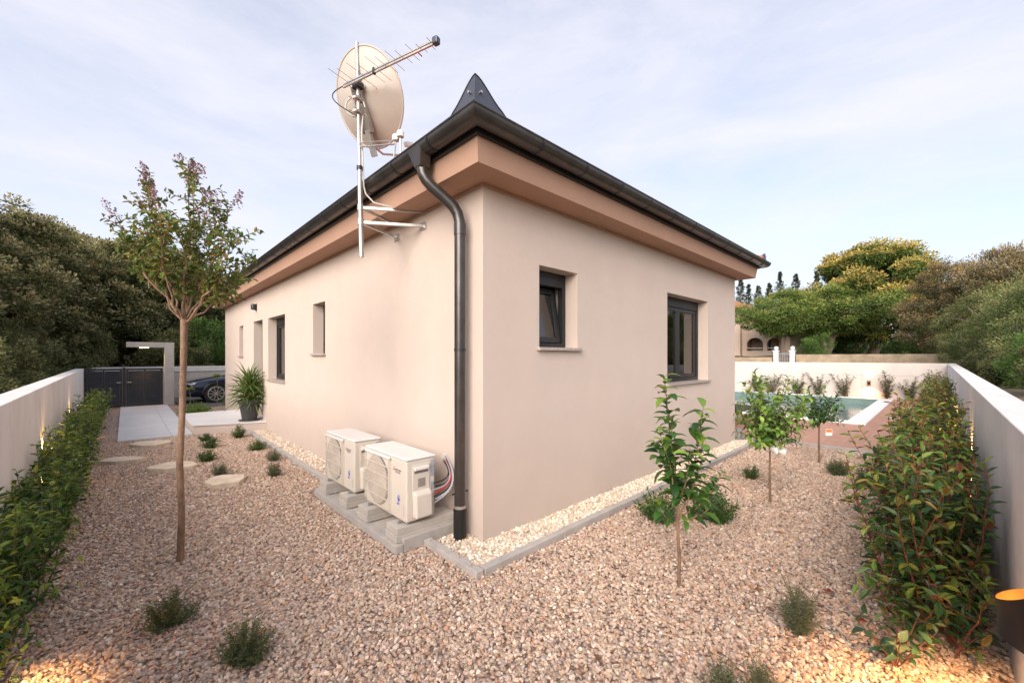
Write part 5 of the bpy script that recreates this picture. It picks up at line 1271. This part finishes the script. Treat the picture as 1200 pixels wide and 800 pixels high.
make_tree(jun, 14.4, -4.75, .95, 'feathery green tree at the right picture edge above the wall', 'juniper_tree', 'tree', JT, 4.1, .72)
make_tree(jun, 22.0, -3.7, .95, 'feathery shrub-like tree right behind the garden corner', 'juniper_tree', 'tree', JT, 1.0, .5)
make_tree(gb, 11.6, -4.2, .95, 'bright green bush at the foot of the right wall junipers', 'green_bush', 'bush', None, 2, .5)
# shrub undergrowth behind the stone wall
make_tree(gb, 28.6, 2.6, 1.5, 'bright green bush just behind the old stone wall', 'green_bush', 'bush', 'green bushes behind the old stone wall', 1, .62)
make_tree(gb, 33.5, -2.2, 1.5, 'dark bush right of the thick tree trunk', 'green_bush', 'bush', 'green bushes behind the old stone wall', 3, .9)
make_tree(gb, 42, 2.8, 1.5, 'bush in the shade behind the largest tree', 'green_bush', 'bush', 'green bushes behind the old stone wall', 4, 1.4)
make_tree(gb, 43, -1.2, 1.5, 'wide bush far behind the thick trunk', 'green_bush', 'bush', 'green bushes behind the old stone wall', 5, 1.5)
make_tree(gb, 42, 5.0, 1.5, 'bush far behind, under the low spreading trees', 'green_bush', 'bush', 'green bushes behind the old stone wall', 2, 1.5)
make_tree(gb, 36, -4.5, 1.5, 'bush behind the brownish trees', 'green_bush', 'bush', 'green bushes behind the old stone wall', 0, 1.6)
# conifers on the skyline
def conifer(h):
    st = MB().tube([(0, 0, -1), (0, 0, h*.96)], [.22, .03], 7); P = []; D = []
    z = h*.25
    while z < h:
        r = (h-z)*.24+.03
        for k in range(6):
            a = rng.uniform(0, 6.283); rr = r*rng.uniform(.5, 1.35); n = 20; t = rng.uniform(.1, 1, n)
            P.append(np.stack([rr*t*math.cos(a), rr*t*math.sin(a), z+.25*rr*t+rng.normal(0, .06, n)], 1)+rng.normal(0, .05, (n, 3))); D.append(nrm(V3(math.cos(a), math.sin(a), .5)+rng.normal(0, .5, (n, 3))))
        z += .33
    P = np.concatenate(P); D = np.concatenate(D); n = len(P)
    c = leafmesh('crown', P, D, rdir(n)+V3(0, 0, 1), np.full(n, .26), np.full(n, .09), pick([(2, (.05, .06, .028)), (2, (.09, .085, .04)), (1, (.13, .10, .05))], n), M['leafmatt'], None, T_DIAMOND)
    return c, st.build('trunk', M['barkgrey'])
cf = conifer(8.0)
cl = ['conifer tip on the skyline nearest the house eave', 'second small conifer tip from the house eave', 'third small conifer tip from the house eave', 'short conifer tip left of the tallest skyline conifer', 'tallest of the left skyline conifers', 'skyline conifer halfway between the house and the largest tree', 'skyline conifer second before the largest tree', 'skyline conifer touching the largest tree']
for i, (x, y, zt) in enumerate(((67.8, 19.0, 13.8), (72.0, 19.1, 13.4), (76.6, 18.9, 13.7), (71.1, 15.8, 13.0), (75.7, 15.5, 15.4), (81.2, 14.5, 15.7), (76.4, 10.8, 14.5), (81.6, 9.9, 14.5))):
    s = 1.0+.05*(i % 4)
    make_tree(cf, x, y, zt-8*s, cl[i], 'conifer', 'tree', 'conifers on the skyline', i*1.1, s*1.15, s)

# distant wooded band so that the horizon is closed all round
def far_band():
    P = []; n = 26000
    a = rng.uniform(0, 6.283, n); r = rng.uniform(75, 110, n); h = 3.2+1.6*np.sin(a*9)+1.0*np.sin(a*23+1)
    P = np.stack([5+r*np.cos(a), 5+r*np.sin(a), 1.0+rng.uniform(0, 1, n)**.7*h], 1)
    o = leafmesh('distant_wood', P, rdir(n), rdir(n)+V3(0, 0, 1), np.full(n, 1.9), np.full(n, 1.3), pick([(2, (.05, .07, .03)), (2, (.08, .095, .04)), (1, (.12, .11, .05))], n), M['leafmatt'], None, T_DIAMOND)
    tag(o, 'distant wood closing the view behind gardens', 'wood', kind='stuff')
far_band()

# old stone wall, gate posts, neighbour house -------------------------------
sw = empty('stone_wall', (26.5, 5, 0), 'old tan stone wall seen just above the cream garden wall', 'wall')
W(MB().box(26.5, 26.8, -3.0, 3.17, .5, 1.79).box(26.5, 26.8, 4.39, 14, .5, 1.62).build('wall_body', M['drystone'], bevel=.02), sw)
for i, (yy, lb_) in enumerate(((4.20, 'white gate post with a ball on top, nearer the arched house'), (3.36, 'white gate post with a ball on top, next to the old stone wall'))):
    o = empty('gate_post', (26.65, yy, .8), lb_, 'gate post', 'white gate posts with ball tops')
    W(MB().box(26.52, 26.78, yy-.12, yy+.12, .7, 1.98).box(26.48, 26.82, yy-.16, yy+.16, 1.982, 2.04).build('post', M['coping'], bevel=.01), o)
    W(MB().lathe([(.03, 2.04), (.07, 2.06), (.11, 2.11), (.12, 2.17), (.10, 2.24), (.05, 2.28), (.01, 2.285)], 16, (26.65, yy, 0)).build('ball', M['coping'], smooth=True), o)
g = MB().tube([(26.65, 3.49, 1.85), (26.65, 4.07, 1.85)], .025, 6).tube([(26.65, 3.49, 1.1), (26.65, 4.07, 1.1)], .02, 6)
for k in range(7): g.tube([(26.65, 3.52+k*.088, .9), (26.65, 3.52+k*.088, 1.85)], .012, 5)
tag(g.build('railing_gate', M['label_grey']), 'low grey railing gate between the two white ball-topped posts', 'gate')
nb = empty('arched_house', (34, 16, 1), 'pale house with arched porch and red tile roof beyond the gardens', 'house')
# facade plane x = 34, arches along y
X0 = 34.0
def arch_wall():
    mb = MB(); ya, yb, za, zb = 5.1, 17, 1.0, 4.3
    arches = [(5.45, 6.60), (6.87, 8.02)]; sill_ = 2.13; spring = 2.62
    ys = [ya]
    for a, b in arches: ys += [a, b]
    ys += [yb]
    for i in range(0, len(ys), 2): mb.box(X0, X0+.3, ys[i], ys[i+1], za, zb)
    for a, b in arches:
        mb.box(X0, X0+.3, a, b, za, sill_); r = (b-a)/2; c = (a+b)/2; n = 14
        for k in range(n):
            t0, t1 = math.pi*k/n, math.pi*(k+1)/n
            y0_, z0_ = c-r*math.cos(t0), spring+r*math.sin(t0)*.95; y1_, z1_ = c-r*math.cos(t1), spring+r*math.sin(t1)*.95
            for xx in (X0, X0+.3): mb.add([(xx, y0_, z0_), (xx, y1_, z1_), (xx, y1_, zb), (xx, y0_, zb)], [(0, 1, 2, 3)])
            mb.add([(X0, y0_, z0_), (X0, y1_, z1_), (X0+.3, y1_, z1_), (X0+.3, y0_, z0_)], [(0, 1, 2, 3)])
    return mb
W(arch_wall().build('wall', M['neighbour']), nb)
W(MB().box(X0+2.4, X0+9, 5.1, 17, 1, 4.3).box(X0+.3, X0+2.4, 5.1, 5.3, 1, 4.3).box(X0-.5, X0+2.39, 8.35, 17, 1, 5.6).box(X0+2.4, X0+9, 8.35, 17, 4.31, 5.6).box(X0+.3, X0+2.39, 5.3, 8.34, 4.0, 4.29).build('rear_wall', M['neighbour']), nb)
W(MB().box(X0+2.36, X0+2.39, 6.95, 7.45, 1.2, 3.2).build('window', M['frame']), nb)
W(MB().box(X0+.1, X0+.14, 5.46, 8.01, 2.32, 2.36).build('rail', M['coping']), nb)
W(MB().prism([(X0-1.0, 8.0), (X0+9.6, 8.0), (X0+9.6, 17.6), (X0-1.0, 17.6)], 5.6, 5.72).add([(X0-1.0, 8.0, 5.73), (X0+9.6, 8.0, 5.73), (X0+9.6, 17.6, 5.73), (X0-1.0, 17.6, 5.73), (X0+4.3, 12.2, 7.6), (X0+4.3, 13.4, 7.6)], [(0, 1, 4), (1, 2, 5, 4), (2, 3, 5), (3, 0, 4, 5)]).build('roof', M['tile']), nb)
# ------------------------------------------------------------------ parked car
def car():
    o = empty('parked_car', (.1, 16.0, .012), 'dark blue car parked behind the house, its front and one wheel showing', 'car')
    # stations along x (front at 0, back at 4.7): half width, sill z, beltline z, roof z, roof half width
    stn = [(0.00, .58, .30, .62, .66, .50), (.06, .74, .24, .66, .72, .60), (.20, .84, .20, .70, .78, .66), (.5, .90, .19, .76, .85, .70), (.9, .92, .19, .82, .91, .72), (1.35, .93, .19, .86, .97, .72),
           (1.6, .93, .19, .88, 1.02, .70), (2.1, .93, .19, .90, 1.36, .60), (2.5, .93, .19, .91, 1.46, .58), (3.1, .93, .19, .92, 1.46, .58), (3.7, .92, .20, .93, 1.34, .58), (4.15, .91, .22, .94, 1.05, .66), (4.5, .86, .26, .92, .98, .66), (4.7, .72, .34, .84, .88, .56)]
    vs_ = []; n = None
    for x, hw_, zs, zb, zr, rw in stn:
        half = [(hw_*.80, zs), (hw_*.97, zs+.06), (hw_, zs+(zb-zs)*.45), (hw_*.985, zb-.05), (hw_*.93, zb), (rw, zr-.02 if zr-zb > .1 else zr-.02), (rw*.55, zr)]
        ringp = half+[(-a, b) for a, b in half[::-1]]; n = len(ringp)
        vs_ += [(x, a, b) for a, b in ringp]
    fs = [(i*n+j, i*n+(j+1) % n, (i+1)*n+(j+1) % n, (i+1)*n+j) for i in range(len(stn)-1) for j in range(n)]
    fs += [tuple(range(n)), tuple(range((len(stn)-1)*n, len(stn)*n))[::-1]]
    b = MB().add(vs_, fs); bo = b.build('body', M['carpaint'], o, smooth=True); sub = bo.modifiers.new('s', 'SUBSURF'); sub.levels = 2; sub.render_levels = 2
    bo.location = (-1.0, 0, 0)
    WX = (-.08, 2.72); sy = -.93
    for k, wx in enumerate(WX):
        for sgn in (-1, 1):
            yy = .80*sgn+.02*sgn
            t = MB().lathe([(.20, -.11), (.31, -.115), (.335, -.08), (.335, .08), (.31, .115), (.20, .11)], 36); t.xf(Matrix.Translation((wx, yy, .325)) @ Matrix.Rotation(R(90), 4, 'X'))
            wo_ = t.build('wheel', M['tyre'], o, smooth=True)
            rim = MB().lathe([(.235, -.10), (.25, -.118), (.235, -.122), (.225, -.10)], 36).xf(Matrix.Translation((wx, yy, .325)) @ Matrix.Rotation(R(90*(1 if sgn < 0 else -1)*-1), 4, 'X'))
            for q in range(10):
                a = 2*math.pi*q/10
                c0_ = Vector((wx, yy+sgn*.112, .325)); d0_ = Vector((math.cos(a), 0, math.sin(a))); t0_ = Vector((-math.sin(a), 0, math.cos(a)))
                rim.obox(c0_+d0_*.13, d0_*.105, t0_*(.011), (0, .010, 0))
            rim.add([(wx+.05*math.cos(2*math.pi*j/16), yy+sgn*.125, .325+.05*math.sin(2*math.pi*j/16)) for j in range(16)], [tuple(range(16))])
            rim.tube([(wx+.235*math.cos(2*math.pi*j/36), yy+sgn*.112, .325+.235*math.sin(2*math.pi*j/36)) for j in range(37)], .013, 6)
            rim.build('rim', M['alloy'], wo_, smooth=True)
            # dark wheel arch
            a_ = MB(); a_.tube([(wx+.375*math.cos(t_), yy+sgn*.09, .325+.375*math.sin(t_)) for t_ in [math.pi*j/20 for j in range(21)]], .035, 8); a_.add([(wx+.37*math.cos(2*math.pi*j/24), yy+sgn*.045+sgn*.045, .325+.37*math.sin(2*math.pi*j/24)) for j in range(24)], [tuple(range(24))])
            a_.build('wheel_arch', M['black'], o, smooth=True)
    for sgn in (-1, 1):
        MB().add([(-.99, sgn*.42, .60), (-.93, sgn*.62, .60), (-.72, sgn*.84, .66), (-.62, sgn*.865, .72), (-.75, sgn*.82, .745), (-.93, sgn*.66, .715), (-.99, sgn*.45, .69)], [tuple(range(7))]).xf(Matrix.Translation((-.02, sgn*.022, .0))).build('headlight', M['headlight'], o).modifiers.new('t', 'SOLIDIFY').thickness = .03
    g = MB()
    for s_ in (-1, 1):
        g.tube([(-1.02, s_*.04, .46), (-1.02, s_*.34, .48), (-1.01, s_*.38, .60), (-1.01, s_*.32, .66), (-1.02, s_*.06, .66), (-1.02, s_*.04, .46)], .012, 6)
    g.build('grille', M['chrome'], o, smooth=True)
    MB().box(-1.005, -.97, -.55, .55, .24, .38).box(-1.012, -.98, -.36, .36, .47, .65).build('air_intake', M['black'], o, bevel=.01)
    for sgn in (-1, 1):
        MB().add([(.75, sgn*.915, .90), (2.75, sgn*.91, .93), (2.5, sgn*.66, 1.36), (1.15, sgn*.68, 1.32)], [(0, 1, 2, 3)]).build('side_window', M['carglass'], o).modifiers.new('t', 'SOLIDIFY').thickness = .02
        MB().obox((.95, sgn*1.0, .98), (.08, 0, 0), (0, .09, 0), (0, 0, .06)).build('wing_mirror', M['carpaint'], o, bevel=.03)
    o.location = (.16, 16.05, .012)
    return o
car()
